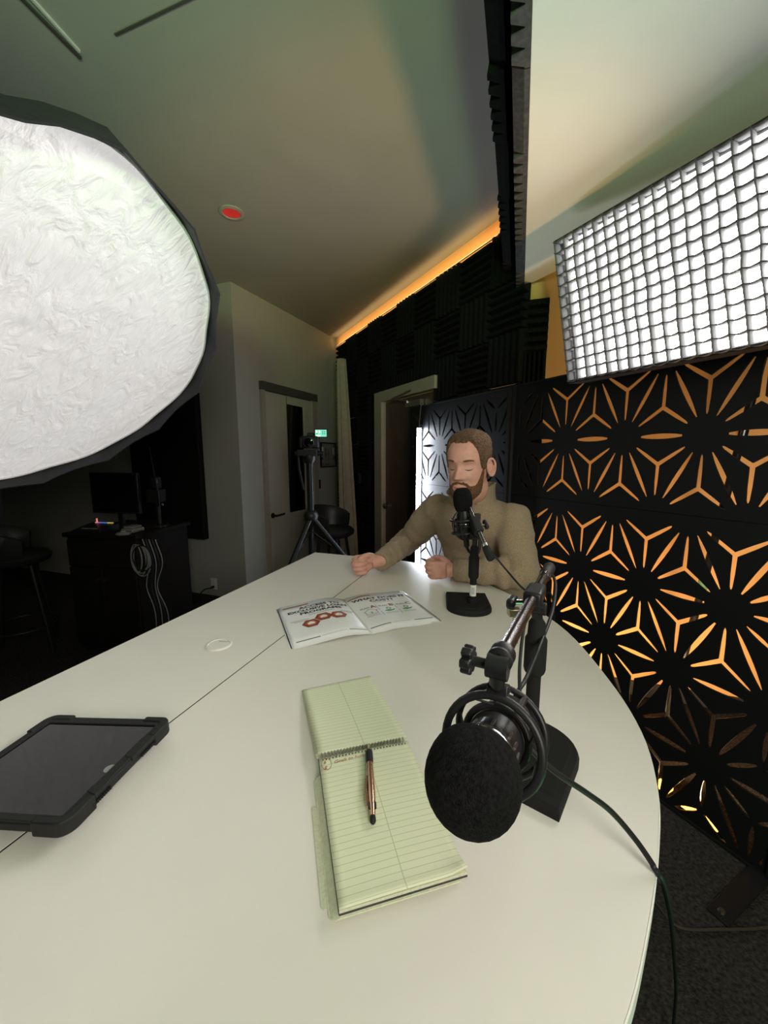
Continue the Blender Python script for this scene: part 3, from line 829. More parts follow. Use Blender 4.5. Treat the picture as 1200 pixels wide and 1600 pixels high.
# ---- steno pad
pa, pb_, pc_, pd = onz(497, 1181, .995), onz(637, 1157, .995), onz(737, 1357, .995), onz(546, 1424, .995)
px = ((pb_ - pa).normalized() + (pc_ - pd).normalized()).normalized(); py = V((px.y, -px.x, 0))     # py towards the reader
PW = .149; PL = ((pd - pa).length + (pc_ - pb_).length) / 2
po = (pa + pb_) / 2 - px * PW / 2
pfr = frame(V((po.x, po.y, TZ)), px, py, -Z)
pad = thing('steno_notepad', 'open green ruled spiral notepad lying in the middle of the table', 'notepad', (po.x, po.y, TZ))
PT = .016
def padp(x, y, z): return pfr @ V((x, y, -z))
def uvsheet(name, fn, nu, nv, m, parent, uvf):
    vs = [fn(i / nu, j / nv) for j in range(nv + 1) for i in range(nu + 1)]
    fs = [(j * (nu + 1) + i, j * (nu + 1) + i + 1, (j + 1) * (nu + 1) + i + 1, (j + 1) * (nu + 1) + i) for j in range(nv) for i in range(nu)]
    me = bpy.data.meshes.new(name)
    inv = parent.matrix_basis.inverted() if parent.parent is None else (parent.parent.matrix_basis @ parent.matrix_basis).inverted()
    me.from_pydata([tuple(inv @ p) for p in vs], [], fs)
    uv = me.uv_layers.new(name='UVMap')
    for p in me.polygons:
        p.use_smooth = True
        for li in p.loop_indices:
            vi = me.loops[li].vertex_index; i = vi % (nu + 1); j = vi // (nu + 1)
            uv.data[li].uv = uvf(i / nu, j / nv)
    o = link(name, me, m, parent)
    md = o.modifiers.new('solid', 'SOLIDIFY'); md.thickness = .0003; md.offset = -1
    return o
# stack under the board: fanned pages, slid left
st = MB()
for k, (dx, dy, z) in enumerate(((-.017, -.016, .0006), (-.010, -.004, .0012), (-.008, -.002, .0022), (-.007, -.001, .0032), (-.006, -.002, .0042), (-.005, .0, .0052), (-.004, -.001, .0062), (-.003, .001, .0072), (-.002, .0, .0082))):
    y0 = .075 if k == 0 else .03
    st.add(*[(lambda mb: (mb.v, mb.f))(MB().prism([(dx, y0), (PW + dx - .004, y0), (PW + dx - .004, PL + dy), (dx + .003, PL + dy), (dx, PL + dy - .003)], -z - .0007, -z + .0002, pfr))][0])
obj('turned_pages', st, 'pageedge', pad, smooth=None)
obj('backing_board', MB().prism([(0, .0), (PW, .0), (PW, PL), (0, PL)], -.0108, -.0092, pfr), 'card', pad, smooth=None)
obj('page_block', MB().prism([(.0005, .002), (PW - .0005, .002), (PW - .0005, PL - .001), (.0005, PL - .001)], -.0145, -.0108, pfr), 'pageedge', pad, smooth=None)
def topz(u, v): 
    return .0148 + .0012 * math.sin(math.pi * u) + (.006 * max(0, (u - .86) / .14) * max(0, (v - .9) / .1)) + .002 * max(0, (v - .93) / .07)
top = uvsheet('top_page', lambda u, v: padp(.0003 + u * (PW - .0006), .004 + v * (PL - .004), topz(u, v)), 16, 30, 'ruled', pad, lambda u, v: (u * PW, v * PL + .002))
# page flipped over the spiral, propped up at the ring, lying away from the reader
qa, qb = onz(472, 1076, TZ + .006), onz(579, 1054, TZ + .006)
far = ((qa + qb) / 2 - (pa + pb_) / 2); fl_len = .19; fy = ((qa - pa) + (qb - pb_)).normalized()
qL = ((qa - pa).length + (qb - pb_).length) / 2
def flip(u, v):
    base = padp(u * PW, -.002, .018)
    ffar = V((*(qa + (qb - qa) * u).xy, TZ + .003))
    p = base.lerp(ffar, v); p.z = TZ + .003 + .0155 * (1 - v) ** 1.3 + .004 * math.sin(math.pi * v) * (1 - .5 * u)
    return p
uvsheet('flipped_page', flip, 12, 26, 'ruled', pad, lambda u, v: (u * PW, v * qL + .003))
def flip2(u, v):
    p = flip(u, v); q = p - px * .0016 * (1 - v) - px * .001; q.z = TZ + .001 + (p.z - TZ - .001) * (.55); return q
uvsheet('flipped_page', flip2, 6, 16, 'ruled', pad, lambda u, v: (u * PW, v * qL + .003))
sp_ = MB(); n_ = 27
path = []
for k in range(n_ * 10 + 1):
    a = 2 * math.pi * k / 10; x = .004 + (PW - .008) * k / (n_ * 10)
    path.append(padp(x, .0005 + .0055 * math.cos(a), .0145 + .0055 * math.sin(a)))
sp_.tube(path, .0007, 5)
obj('spiral_binding', sp_, 'cablegrey', pad)
hl = MB()
for k in range(n_):
    x = .004 + (PW - .008) * (k + .5) / n_
    c_ = padp(x, .0085, topz(x / PW, .03) + .0004)
    hl.lathe([(0, 0), (.0013, 0), (.0013, .0002), (0, .0002)], c_, Z, 8)
obj('punch_holes', hl, 'ink', pad)
def padtext(s, x, y, size, rot, m, name):
    zf = .0148 + .0012 * math.sin(math.pi * (x + .02) / PW) + .0006
    f2 = frame(padp(x, y, zf), px * math.cos(rot) - py * math.sin(rot), -py * math.cos(rot) - px * math.sin(rot), Z)
    return text_mb(s, size, f2, 'LEFT', .00008, .35)
hw = padtext('Goals to human', .022, .021, .0088, .05, 'redpen', 'x')
for (x, y, s_) in ((.006, .018, '6'), (.007, .027, 'g')):
    b = padtext(s_, x, y, .009, .1, '', ''); hw.add(b.v, b.f)
circ = [padp(.011 + .0075 * math.cos(a), .019 + .0115 * math.sin(a) , .0158 + .0003) for a in np.linspace(0, 2 * math.pi, 26)]
hw.tube(circ, .0003, 5)
obj('handwriting', hw, 'redpen', top)

# ---- pen
e0, e1 = onz(576, 1165, 1.003), onz(583, 1286, 1.003)
zpen = TZ + .0156 + .0058
e0.z = e1.z = zpen; e0.z += .003
pdir = (e1 - e0).normalized(); L = (e1 - e0).length; e1 = e0 + pdir * L
pen = thing('pen', 'rose gold ballpoint pen with black grip and stylus tip on the notepad', 'pen', (e0.x, e0.y, TZ + .016))
f = L / .142
obj('barrel', MB().lathe([(.0052, .040 * f), (.0055, .060 * f), (.0058, .085 * f), (.0056, .105 * f), (.0045, .120 * f), (.0038, .131 * f), (.0, .131 * f)], e0, pdir, 24), 'rose', pen)
obj('grip', MB().lathe([(.0040, .0130 * f), (.0056, .016 * f), (.0058, .028 * f), (.0055, .040 * f), (.0, .040 * f)], e0, pdir, 24), 'rubber', pen)
obj('tip', MB().lathe([(.0004, 0), (.001, .001 * f), (.0035, .0125 * f), (.0042, .0135 * f), (0, .0135 * f)], e0, pdir, 20), 'rose', pen)
obj('stylus_tip', MB().lathe([(.0032, .130 * f), (.0040, .133 * f), (.0040, .138 * f), (.0028, .1405 * f), (.0006, .142 * f)], e0, pdir, 20), 'rubber', pen)
side = Z.cross(pdir).normalized()
if side.x > 0: side = -side
clip = MB(); b_ = e0 + pdir * .065 * f + side * .0058 + Z * .002
fr = frame(b_, pdir, side, Z)
clip.prism([(0, 0), (.03 * f, .0035), (.052 * f, .002), (.055 * f, -.002), (.05 * f, -.002), (.03 * f, .001), (.004, -.002)], -.0018, .0018, fr)
obj('clip', clip, 'rose', pen, bevel=.0004)
for k, a in enumerate((-.7, .5)):
    dd = side * math.cos(a) * (-1 if k else 1) + Z * .6
    dd.normalize()
    obj('slider', MB().box(e0 + pdir * .117 * f + dd * .0048, (.010, .003, .0028), frame(V((0, 0, 0)), pdir, dd, pdir.cross(dd)).to_3x3()), 'blackplastic', pen, bevel=.0005)

# ---- magazine
mo = onz(581, 989, TZ + .002); mang = math.radians(22.5)
mx = V((math.cos(mang), math.sin(mang), 0)); my = V((-math.sin(mang), math.cos(mang), 0))
mfr = frame(V((mo.x, mo.y, TZ)), mx, my, Z)
mg = thing('magazine', 'open white brochure with black headings lying in front of the man', 'brochure', (mo.x, mo.y, TZ))
MWd, MH = .216, .279
def mz(x, lvl=0):
    a = abs(x) / MWd
    return .001 + (.016 if x < 0 else .010) * (math.sin(min(1, a / .42) * math.pi * .5) ** .9) * (1 - .92 * max(0, (a - .25) / .75) ** 1.0) - lvl * .0018 * min(1, a * 6)
def msheet(name, sgn, lvl, parent):
    ex = lvl * .0015
    def fn(u, v):
        x = sgn * u * (MWd + ex * 2); return mfr @ V((x, v * MH - (ex if lvl else 0), max(.0004, mz(sgn * u * MWd, lvl) )))
    return uvsheet(name, fn, 24, 6, 'paper', parent, lambda u, v: (u, v))
for lvl in (3, 2, 1, 0):
    pgL = msheet('page', -1, lvl, mg); pgR = msheet('page', 1, lvl, mg)
def mwarp(mb, lift=.0009):
    inv = mfr.inverted()
    for i, p in enumerate(mb.v):
        q = inv @ p; q.z = mz(q.x) + lift; mb.v[i] = mfr @ q
    return mb
def mflat(x, y): return frame(mfr @ V((x, y, 0)), mx, my, Z)
def mtext(s, x, y, size, m, par, bold=.0008, align='CENTER', sx=1.0):
    mb = mwarp(text_mb(s, size, mflat(x, y), align, bold, sx=sx)); return obj('printed_text', mb, m, par, smooth=None)
def mpoly(poly, m, par, name='printed_mark', lift=.0009):
    mb = MB()
    mb.add([mfr @ V((x, y, 0)) for x, y in poly], [tuple(range(len(poly)))]); return obj(name, mwarp(mb, lift), m, par, smooth=None)
def mbar(x0, x1, y, h, m, par, n=8):
    mb = MB(); mb.grid(lambda u, v: mfr @ V((x0 + (x1 - x0) * u, y + h * v, 0)), n, 1); return obj('printed_bar', mwarp(mb), m, par, smooth=None)
mbar(-.206, -.125, .256, .006, 'inkred', pgL)
mtext('ACCESS TO', -.093, .228, .022, 'ink', pgL, .0009, sx=1.15)
mtext('EXCLUSIVE LOAN', -.103, .206, .022, 'ink', pgL, .0009, sx=1.08)
mtext('PROGRAMS', -.098, .184, .022, 'ink', pgL, .0009, sx=1.15)
mbar(-.14, -.06, .172, .0025, 'inkgrey', pgL)
def hexa(cx, cy, r, m, par, lift=.0009):
    mb = MB(); ring = [(math.cos(math.pi / 12 * k), math.sin(math.pi / 12 * k)) for k in range(24)]
    rad = [math.cos(math.pi / 6) / math.cos((math.pi / 12 * k) % (math.pi / 3) - math.pi / 6) for k in range(24)]
    vs = [mfr @ V((cx + ring[k][0] * rad[k] * r * q / 5, cy + ring[k][1] * rad[k] * r * q / 5, 0)) for q in range(1, 6) for k in range(24)]
    fs = [(q * 24 + k, q * 24 + (k + 1) % 24, (q + 1) * 24 + (k + 1) % 24, (q + 1) * 24 + k) for q in range(4) for k in range(24)] + [tuple(range(24))]
    mb.add(vs, fs); return obj('printed_hexagon', mwarp(mb, lift), m, par, smooth=None)
for (hx, hy) in ((-.145, .112), (-.103, .137), (-.058, .130)):
    hexa(hx, hy, .027, 'inkred', pgL, .0011)
    hexa(hx, hy, .016, 'inkorange', pgL, .0015)
    mpoly([(hx - .010, hy - .008), (hx + .010, hy - .008), (hx + .010, hy + .002), (hx, hy + .010), (hx - .010, hy + .002)], 'paper', pgL, 'printed_icon', .0020)
for (x0, x1, y) in ((-.20, -.145, .146), (-.19, -.15, .138), (-.045, -.005, .158), (-.045, -.003, .153), (-.03, -.01, .143)): mbar(x0, x1, y, .002, 'inkgrey', pgL)
mbar(-.205, -.14, .017, .005, 'inkgrey', pgL); mbar(-.135, -.065, .020, .0018, 'inklight', pgL); mbar(-.058, -.006, .017, .005, 'inkgrey', pgL)
# right page
sw_ = [(.006 + .085 * t, .244 + .014 * math.sin(t * 2.0)) for t in np.linspace(0, 1, 9)]
mpoly(sw_ + [(x, y + .006 * (1 - .3 * i / 8)) for i, (x, y) in reversed(list(enumerate(sw_)))], 'inkred', pgR)
mtext('WHAT DOES IT', .112, .222, .024, 'ink', pgR, .001, sx=1.15)
mtext('COST?', .112, .198, .024, 'ink', pgR, .001, sx=1.2)
mbar(.075, .150, .187, .002, 'inkorange', pgR)
for k, (x, l) in enumerate(((.045, 'A'), (.107, 'B'), (.168, 'C'))):
    mtext('PLAN', x - .010, .152, .0125, 'inkgrey', pgR, .0004, sx=1.0)
    mtext(l, x + .018, .150, .026, 'inkred', pgR, .0010)
    for j in range(2): mbar(x - .022, x + .020, .098 - j * .006, .002, 'inklight', pgR)
    if k:
        mbar(x - .033, x - .0315, .125, .045, 'inkgrey', pgR, 1); mbar(x - .033, x - .0315, .085, .030, 'inkgrey', pgR, 1)
def outline(poly, wd, m, par):
    mb = MB()
    for i in range(len(poly)):
        a, b = np.array(poly[i]), np.array(poly[(i + 1) % len(poly)]); d = b - a; n = np.array([-d[1], d[0]]) / np.linalg.norm(d) * wd / 2
        mb.add([mfr @ V((*q, 0)) for q in (a - n, b - n, b + n, a + n)], [(0, 1, 2, 3)])
    return obj('printed_icon', mwarp(mb), m, par, smooth=None)
outline([(.027, .108), (.063, .108), (.063, .128), (.068, .128), (.045, .145), (.022, .128), (.027, .128)], .0018, 'inkgrey', pgR)
mtext('$', .045, .113, .014, 'inkgrey', pgR, .0003)
for x in (.107, .168):
    outline([(x + .007 * math.cos(a), .132 + .007 * math.sin(a)) for a in np.linspace(0, 2 * math.pi, 13)[:-1]], .004, 'inkgreen', pgR)
    mpoly([(x - .018, .118), (x - .006, .121), (x + .008, .119), (x + .020, .125), (x + .012, .113), (x - .006, .108), (x - .018, .112)], 'inkgreen', pgR)
mbar(.006, .070, .022, .005, 'inkgrey', pgR); mbar(.076, .135, .026, .0015, 'inklight', pgR); mbar(.145, .208, .022, .005, 'inkgrey', pgR)

# ================================================================== MICROPHONE STANDS
def base_poly(c, ax, ww, ll, front):
    """D plate: straight end, round end towards ax"""
    pr = V((ax.y, -ax.x, 0)); r = ww / 2; pts = []
    e = c + ax * (ll / 2 - r)
    for a in np.linspace(-math.pi / 2, math.pi / 2, 17):
        q = e + ax * (math.cos(a) * r * .86) + pr * (math.sin(a) * r); pts.append((q.x, q.y))
    for sgn, cut in ((1, 1), (-1, -1)):
        q = c - ax * ll / 2 + pr * (sgn * r * .96); pts.append((q.x, q.y))
    return pts
def stand_base(c, ax, parent, ww=.142, ll=.185):
    P = base_poly(c, ax, ww, ll, 0)
    mb = MB(); cx, cy = c.x, c.y
    def sc(P, s): return [(cx + (x - cx) * s, cy + (y - cy) * s) for x, y in P]
    levels = ((1.0, TZ), (1.0, TZ + .010), (.96, TZ + .017), (.84, TZ + .019), (.80, TZ + .022))
    n = len(P); vs = []
    for s_, z_ in levels: vs += [V((x, y, z_)) for x, y in sc(P, s_)]
    fs = [tuple(range(n)), tuple(range((len(levels) - 1) * n, len(levels) * n))]
    for l in range(len(levels) - 1):
        for i in range(n):
            j = (i + 1) % n; fs.append((l * n + i, l * n + j, (l + 1) * n + j, (l + 1) * n + i))
    mb.add(vs, fs)
    return obj('base_plate', mb, 'blackmatte', parent, smooth=25)

def shock_mount(c, ax, up, R, parent, nb=8):
    """outer ring, inner ring, elastic bands; ax = microphone axis"""
    x = up - ax * up.dot(ax); x.normalize(); y = ax.cross(x)
    def circ(r, h, n=40, a0=0, a1=2 * math.pi): return [c + ax * h + (x * math.cos(a) + y * math.sin(a)) * r for a in np.linspace(a0, a1, n)]
    o1 = obj('outer_ring', MB().tube(circ(R, -.012)[:-1], .0042, 10, closed=True), 'blackplastic', parent)
    o2 = obj('outer_ring', MB().tube(circ(R * .98, .030)[:-1], .0034, 10, closed=True), 'blackplastic', parent)
    for a in np.linspace(0, 2 * math.pi, 5)[:-1] + .5:
        obj('spacer_bar', MB().tube([c + ax * -.012 + (x * math.cos(a) + y * math.sin(a)) * R, c + ax * .03 + (x * math.cos(a) + y * math.sin(a)) * R * .98], .0032, 8), 'blackplastic', parent)
    obj('inner_ring', MB().tube(circ(R * .68, .008)[:-1], .0036, 10, closed=True), 'blackplastic', parent)
    for k in range(nb):
        a = 2 * math.pi * (k + .25) / nb; b = a + .5 * (1 if k % 2 else -1)
        h = -.012 if k % 2 else .03
        obj('elastic_band', MB().tube([c + ax * h + (x * math.cos(a) + y * math.sin(a)) * R, c + ax * .008 + (x * math.cos(b) + y * math.sin(b)) * R * .68], .0013, 6), 'rubber', parent)

def mic_stand(name, label, base_c, base_ax, post_xy, z_sleeve, z_top, boom_a, boom_b, t_block, parent_kw, label_strip=False, kn_side=None):
    t_ = thing(name, label, 'microphone stand', (base_c.x, base_c.y, TZ))
    stand_base(base_c, base_ax, t_)
    px_, py_ = post_xy
    pole = obj('post', MB().lathe([(0, 0), (.016, 0), (.016, .012), (.0105, .016), (.0105, z_sleeve - TZ - .02), (.0, z_sleeve - TZ - .02)], (px_, py_, TZ + .02), Z, 24), 'blackmatte', t_)
    obj('clutch_sleeve', MB().lathe([(.0105, 0), (.0150, .006), (.0165, .012), (.0165, (z_top - z_sleeve) * .62), (.0135, (z_top - z_sleeve) * .68), (.0125, (z_top - z_sleeve) * .9), (.006, (z_top - z_sleeve)), (0, z_top - z_sleeve)], (px_, py_, z_sleeve), Z, 24), 'blackmatte', t_)
    if label_strip:
        st_ = MB()
        for (z0, z1, m_) in ():
            pass
        vdir = (V((0, 0, 0)) - V((px_, py_, 0))).normalized()
        def strip(z0, z1, r, m_, half):
            a0 = math.atan2(vdir.y, vdir.x); g_ = MB()
            g_.grid(lambda u, v: V((px_ + r * math.cos(a0 + (u - .5) * 2 * half), py_ + r * math.sin(a0 + (u - .5) * 2 * half), z0 + (z1 - z0) * v)), 10, 1); return obj('sticker', g_, m_, pole)
        strip(TZ + .045, TZ + .082, .0108, 'label', 1.3); strip(TZ + .052, TZ + .074, .0110, 'inklight', .45)
        strip(TZ + .105, TZ + .126, .0108, 'redlabel', .3); strip(TZ + .126, TZ + .136, .0109, 'label', .25)
    bd = (boom_b - boom_a).normalized(); Lb = (boom_b - boom_a).length
    obj('boom_tube', MB().cyl(boom_a, boom_b - bd * Lb * .14, .0075), 'gunmetal', t_)
    obj('boom_grip', MB().lathe([(.0085, Lb * .84), (.0112, Lb * .85), (.0112, Lb * .985), (.010, Lb), (0, Lb)], boom_a, bd, 24), 'rubber', t_)
    obj('boom_collar', MB().lathe([(.0095, Lb * .80), (.0098, Lb * .805), (.0098, Lb * .84), (0, Lb * .84)], boom_a, bd, 24), 'chrome', t_)
    bc = boom_a + bd * Lb * t_block
    sd = bd.cross(Z).normalized(); up_ = sd.cross(bd)
    R3 = frame(V((0, 0, 0)), bd, sd, up_).to_3x3()
    obj('boom_clamp', MB().box(bc, (.062, .026, .022), R3), 'blackmetal', t_, bevel=.004)
    tp = V((px_, py_, z_top))
    jn = MB().cyl(tp - Z * .004, tp.lerp(bc, .55), .008).cyl(tp.lerp(bc, .4) - sd * .014, tp.lerp(bc, .4) + sd * .014, .010)
    jn.box(tp.lerp(bc, .75), (.026, .016, .024), R3)
    obj('swivel_joint', jn, 'blackmetal', t_, bevel=.001)
    kd = -sd if kn_side is None else kn_side
    kb = bc + kd * .02 - up_ * .012
    obj('clamp_screw', MB().cyl(kb - kd * .012, kb + kd * .015, .0038), 'chrome', t_)
    obj('clamp_knob', MB().box(kb + kd * .018, (.034, .012, .015), R3), 'blackplastic', t_, bevel=.004)
    return t_, bd, sd, up_

# --- near stand
b1c = onz(822, 1190, TZ); ax1 = V((.60, .80, 0))
na, nb_ = aty(778, 1036, .345), aty(859, 886, .75)
tt_ = (.565 - na.y) / (nb_.y - na.y); pj = na.lerp(nb_, tt_)
ms1, bd1, sd1, up1 = mic_stand('microphone_stand', 'black desktop microphone stand nearest the camera, at the table edge', b1c + ax1 * .012, ax1, (pj.x + .006, pj.y), 1.13, pj.z - .035, na, nb_, tt_, None, kn_side=V((-.95, -.2, .1)).normalized())
# brass stub and nut at the clutch
bn = aty(800, 965, .56); bs = aty(799, 1020, .56)
obj('brass_nut', MB().box(aty(803, 956, .56), (.018, .014, .012)), 'brass', ms1, bevel=.001)
obj('adjusting_bolt', MB().cyl(aty(805, 958, .562), aty(805, 1004, .562), .0042), 'brass', ms1)
# joint at the microphone end
jc = na.copy()
obj('end_collar', MB().lathe([(.0085, .004), (.0125, .006), (.0125, .010), (.0105, .014), (.0125, .018), (.0125, .024), (.0085, .026)], na, bd1, 24), 'blackplastic', ms1)
obj('tilt_joint', MB().cyl(jc - sd1 * .010 - Z * .004, jc + sd1 * .010 - Z * .004, .0115).cyl(jc - Z * .004, jc - Z * .022, .0075), 'blackplastic', ms1)
ks = -sd1 if (-sd1).x < 0 else sd1
obj('tilt_knob_stem', MB().cyl(jc - Z * .004 + ks * .010, jc - Z * .004 + ks * .024, .005), 'blackplastic', ms1)
kk = MB()
for a in (0, math.pi / 3, 2 * math.pi / 3): kk.box(jc - Z * .004 + ks * .029, (.028, .009, .011), frame(V((0, 0, 0)), (bd1 * math.cos(a) + up1 * math.sin(a)), (up1 * math.cos(a) - bd1 * math.sin(a)), ks).to_3x3())
obj('tilt_knob', kk, 'blackplastic', ms1, bevel=.002)
def camz(x, y, zc):
    u = (x - 600) / FP * zc; v = (y - 800) / FP * zc
    return V((u, zc * cs - v * sn, CH - v * cs - zc * sn))
# --- near microphone
wc = camz(738, 1217, .312); rc = camz(772, 1158, .385); re_ = camz(797, 1128, .445)
max_ = (rc - wc).normalized()
m1 = thing('microphone', 'large black broadcast microphone with round foam windscreen facing the camera', 'microphone', (rc.x, rc.y, rc.z))
prof = []
for k in range(17):
    a = math.pi * k / 16
    prof.append((.0385 * math.sin(a) ** (.85 if k > 8 else 1.0), -.0395 * math.cos(a)))
obj('windscreen', MB().lathe(prof, wc, V((.10, .12, 1)).lerp(max_, .35), 40), 'windscreen', m1, smooth=80)
Lm = (re_ - wc).length + .02
obj('microphone_body', MB().lathe([(0, .02), (.024, .02), (.0255, .03), (.0255, Lm * .45), (.0275, Lm * .47), (.0275, Lm * .55), (.0255, Lm * .57), (.0255, Lm * .92), (.02, Lm), (0, Lm)], wc, max_, 32), 'blackmetal', m1)
obj('chrome_band', MB().lathe([(.0262, .042), (.0268, .043), (.0268, .048), (.0262, .049)], wc, max_, 32), 'chrome', m1)
vents = MB(); xx = max_.orthogonal().normalized(); yy = max_.cross(xx)
for k in range(18):
    a = 2 * math.pi * k / 18; d = xx * math.cos(a) + yy * math.sin(a)
    vents.box(wc + max_ * .060 + d * .0258, (.014, .0024, .0022), frame(V((0, 0, 0)), max_, d.cross(max_), d).to_3x3())
obj('vent_slots', vents, 'steel', m1)['kind'] = 'stuff'
shock_mount(rc, max_, Z, .046, m1, 8)
xr = (Z - max_ * max_.z).normalized()
obj('mount_bracket', MB().box(rc + xr * .050 - max_ * .006, (.016, .020, .014), frame(V((0, 0, 0)), max_, max_.cross(xr), xr).to_3x3()).cyl(rc + xr * .05, jc - Z * .02, .007), 'blackplastic', m1, bevel=.001)
obj('connector', MB().lathe([(.0095, Lm), (.0095, Lm + .045), (.005, Lm + .05), (.0035, Lm + .065)], wc, max_, 20), 'blackmetal', m1)
xl = wc + max_ * (Lm + .06)
# cable from the near microphone across the table to the floor
cpts = [onz(806, 1150, 1.135), onz(835, 1177, 1.125), onz(870, 1208, 1.105), onz(915, 1238, 1.075), onz(955, 1268, 1.045), onz(993, 1312, 1.012), onz(1018, 1348, .992)]
ed = onz(1022, 1356, .988); 
cpts += [ed, onz(1035, 1376, .968), onz(1045, 1415, .86), onz(1050, 1450, .70), onz(1053, 1490, .5), onz(1056, 1550, .2), onz(1052, 1600, .03), onz(1043, 1680, .006), onz(1000, 1800, .006)]
cc1 = tag(obj('microphone_cable', MB().tube(spline(cpts, 6), .0034, 8), 'cable'), 'thick black cable from the near microphone over the right table edge to the floor', 'cable')
c2 = [aty(846, 903, .70), aty(861, 897, .70), aty(868, 915, .68), aty(863, 955, .62), aty(845, 1005, .54), aty(822, 1060, .48), aty(806, 1085, .45), xl + V((0, 0, .0)), xl - max_ * .006]
obj('clipped_cable', MB().tube(spline(c2, 6), .0028, 8), 'cable', ms1)
c3 = [aty(830, 935, .60), aty(818, 985, .53), aty(812, 1040, .48), aty(812, 1090, .45), xl]
obj('clipped_cable', MB().tube(spline(c3, 6), .0022, 8), 'cable', ms1)

# --- far stand and microphone
b2 = onz(738, 951, TZ); ax2 = -(onz(727, 931, TZ) - onz(737, 968, TZ)); ax2.z = 0; ax2.normalize()
b2c = (onz(727, 931, TZ) + onz(737, 968, TZ)) / 2
fa_, fb_ = aty(724, 772, b2.y + .10), aty(767, 874, b2.y - .13)
tb_l = .60; pb2 = fa_.lerp(fb_, tb_l)
ms2, bd2, sd2, up2 = mic_stand('microphone_stand', 'small black desktop microphone stand with barcode sticker in front of the man', b2c, ax2, (b2.x, b2.y), onz(738, 903, 0).z if False else aty(739, 905, b2.y).z, aty(741, 850, b2.y).z, fa_, fb_, .52, None, True, kn_side=V((.8, .3, .2)).normalized())
wm = aty(723, 782, b2.y + .06)
mdir = V((.10, -.08, -1)).normalized()
m2 = thing('microphone', 'small black microphone with foam windscreen close to the bearded man', 'microphone', tuple(wm))
prof2 = [(.031 * math.sin(math.pi * k / 14) ** .55, -.042 * math.cos(math.pi * k / 14)) for k in range(15)]
obj('windscreen', MB().lathe(prof2, wm, mdir, 28), 'windscreen', m2, smooth=80)
obj('microphone_body', MB().lathe([(0, .03), (.022, .03), (.0235, .05), (.0235, .115), (.017, .125), (0, .125)], wm, mdir, 28), 'blackmetal', m2)
obj('chrome_band', MB().lathe([(.0236, .075), (.0242, .076), (.0242, .080), (.0236, .081)], wm, mdir, 28), 'chrome', m2)
shock_mount(wm + mdir * .075, mdir, V((.3, .9, 0)), .044, m2, 8)
for k in range(4):
    a = math.pi * k / 4 + .3; xh = V((math.cos(a), math.sin(a), 0)); xh = (xh - mdir * xh.dot(mdir)).normalized()
    cc_ = wm + mdir * .080
    obj('cage_hoop', MB().tube([cc_ + xh * (.042 * math.cos(t)) + mdir * (.050 * math.sin(t)) for t in np.linspace(0, 2 * math.pi, 33)[:-1]], .0022, 6, closed=True), 'blackplastic', m2)
obj('connector', MB().lathe([(.0095, .125), (.0095, .15), (.006, .155)], wm, mdir, 20), 'blackmetal', m2)
arm = [wm + mdir * .155, wm + mdir * .172 + V((.01, 0, 0)), wm + mdir * .168 + V((.035, -.01, 0)), wm + mdir * .10 + V((.046, -.01, 0))]
obj('yoke', MB().tube(spline(arm, 5), .005, 8), 'blackplastic', m2)
obj('mount_bracket', MB().box(wm + mdir * .07 + V((.035, -.02, 0)), (.02, .02, .06)).cyl(wm + mdir * .07 + V((.035, -.02, 0)), fa_.lerp(fb_, .3), .006), 'blackplastic', m2, bevel=.001)
fe = [aty(752, 838, b2.y - .02), aty(768, 862, b2.y - .03), aty(795, 895, b2.y - .06), aty(820, 922, b2.y - .10)]
fe2 = onz(842, 934, TZ + .004); 
cab = [fa_ + V((.02, 0, -.02)), aty(745, 820, b2.y), *fe, fe2, fe2 + N * .045 + A * .02 - Z * .004, fe2 + N * .065 + A * .03 - Z * .3, fe2 + N * .065 + A * .03 - Z * .965]
tag(obj('microphone_cable', MB().tube(spline(cab, 6), .003, 8), 'cable'), 'thin black cable hanging from the far microphone across the man sleeve', 'cable')

# ================================================================== RIGHT SOFTBOX (with fabric grid)
so_top, so_bot = 1.27, 1.40
P_bl = onpl(888, 597, nB * 1.50, nB); P_tl = onpl(866, 379, nB * 1.465, nB)
s_l = (P_bl.dot(dB) + P_tl.dot(dB)) / 2; zb, zt = P_bl.z, P_tl.z
SBW = 1.32; SBH = math.hypot(zt - zb, .035)
sx_ = -dB; sy_ = (Z * (zt - zb) - nB * .035).normalized(); sz_ = sx_.cross(sy_)
if sz_.dot(nB) > 0: sz_ = -sz_
# corner skew as in the photo: the left edge leans
so = P_bl.copy()
sheer = (P_tl - P_bl).dot(sx_)
def sbp(u, v, d):   # u along width [0,1], v up [0,1], d towards the room
    return so + sx_ * (u * SBW + v * sheer) + sy_ * (v * SBH) + sz_ * d
sb = thing('softbox', 'rectangular softbox with white fabric grid shining above the orange screen', 'softbox', tuple(sbp(.5, .5, 0)))
obj('diffuser', MB().grid(lambda u, v: sbp(.02 + .96 * u, .025 + .95 * v, -.032), 12, 6), 'softlit', sb, smooth=None)
rim = MB()
for (u0, v0, u1, v1) in ((-.003, -.01, 1.003, .01), (-.003, .99, 1.003, 1.01), (-.003, .01, .005, .99), (.995, .01, 1.003, .99)):
    q = [sbp(u0, v0, -.075), sbp(u1, v0, -.075), sbp(u1, v1, -.075), sbp(u0, v1, -.075), sbp(u0, v0, .0), sbp(u1, v0, .0), sbp(u1, v1, .0), sbp(u0, v1, .0)]
    rim.add(q, [(0, 1, 2, 3), (4, 7, 6, 5), (0, 4, 5, 1), (1, 5, 6, 2), (2, 6, 7, 3), (3, 7, 4, 0)])
obj('rim', rim, 'lip', sb, smooth=None)
shl = MB(); c_ = sbp(.5, .5, -.42)
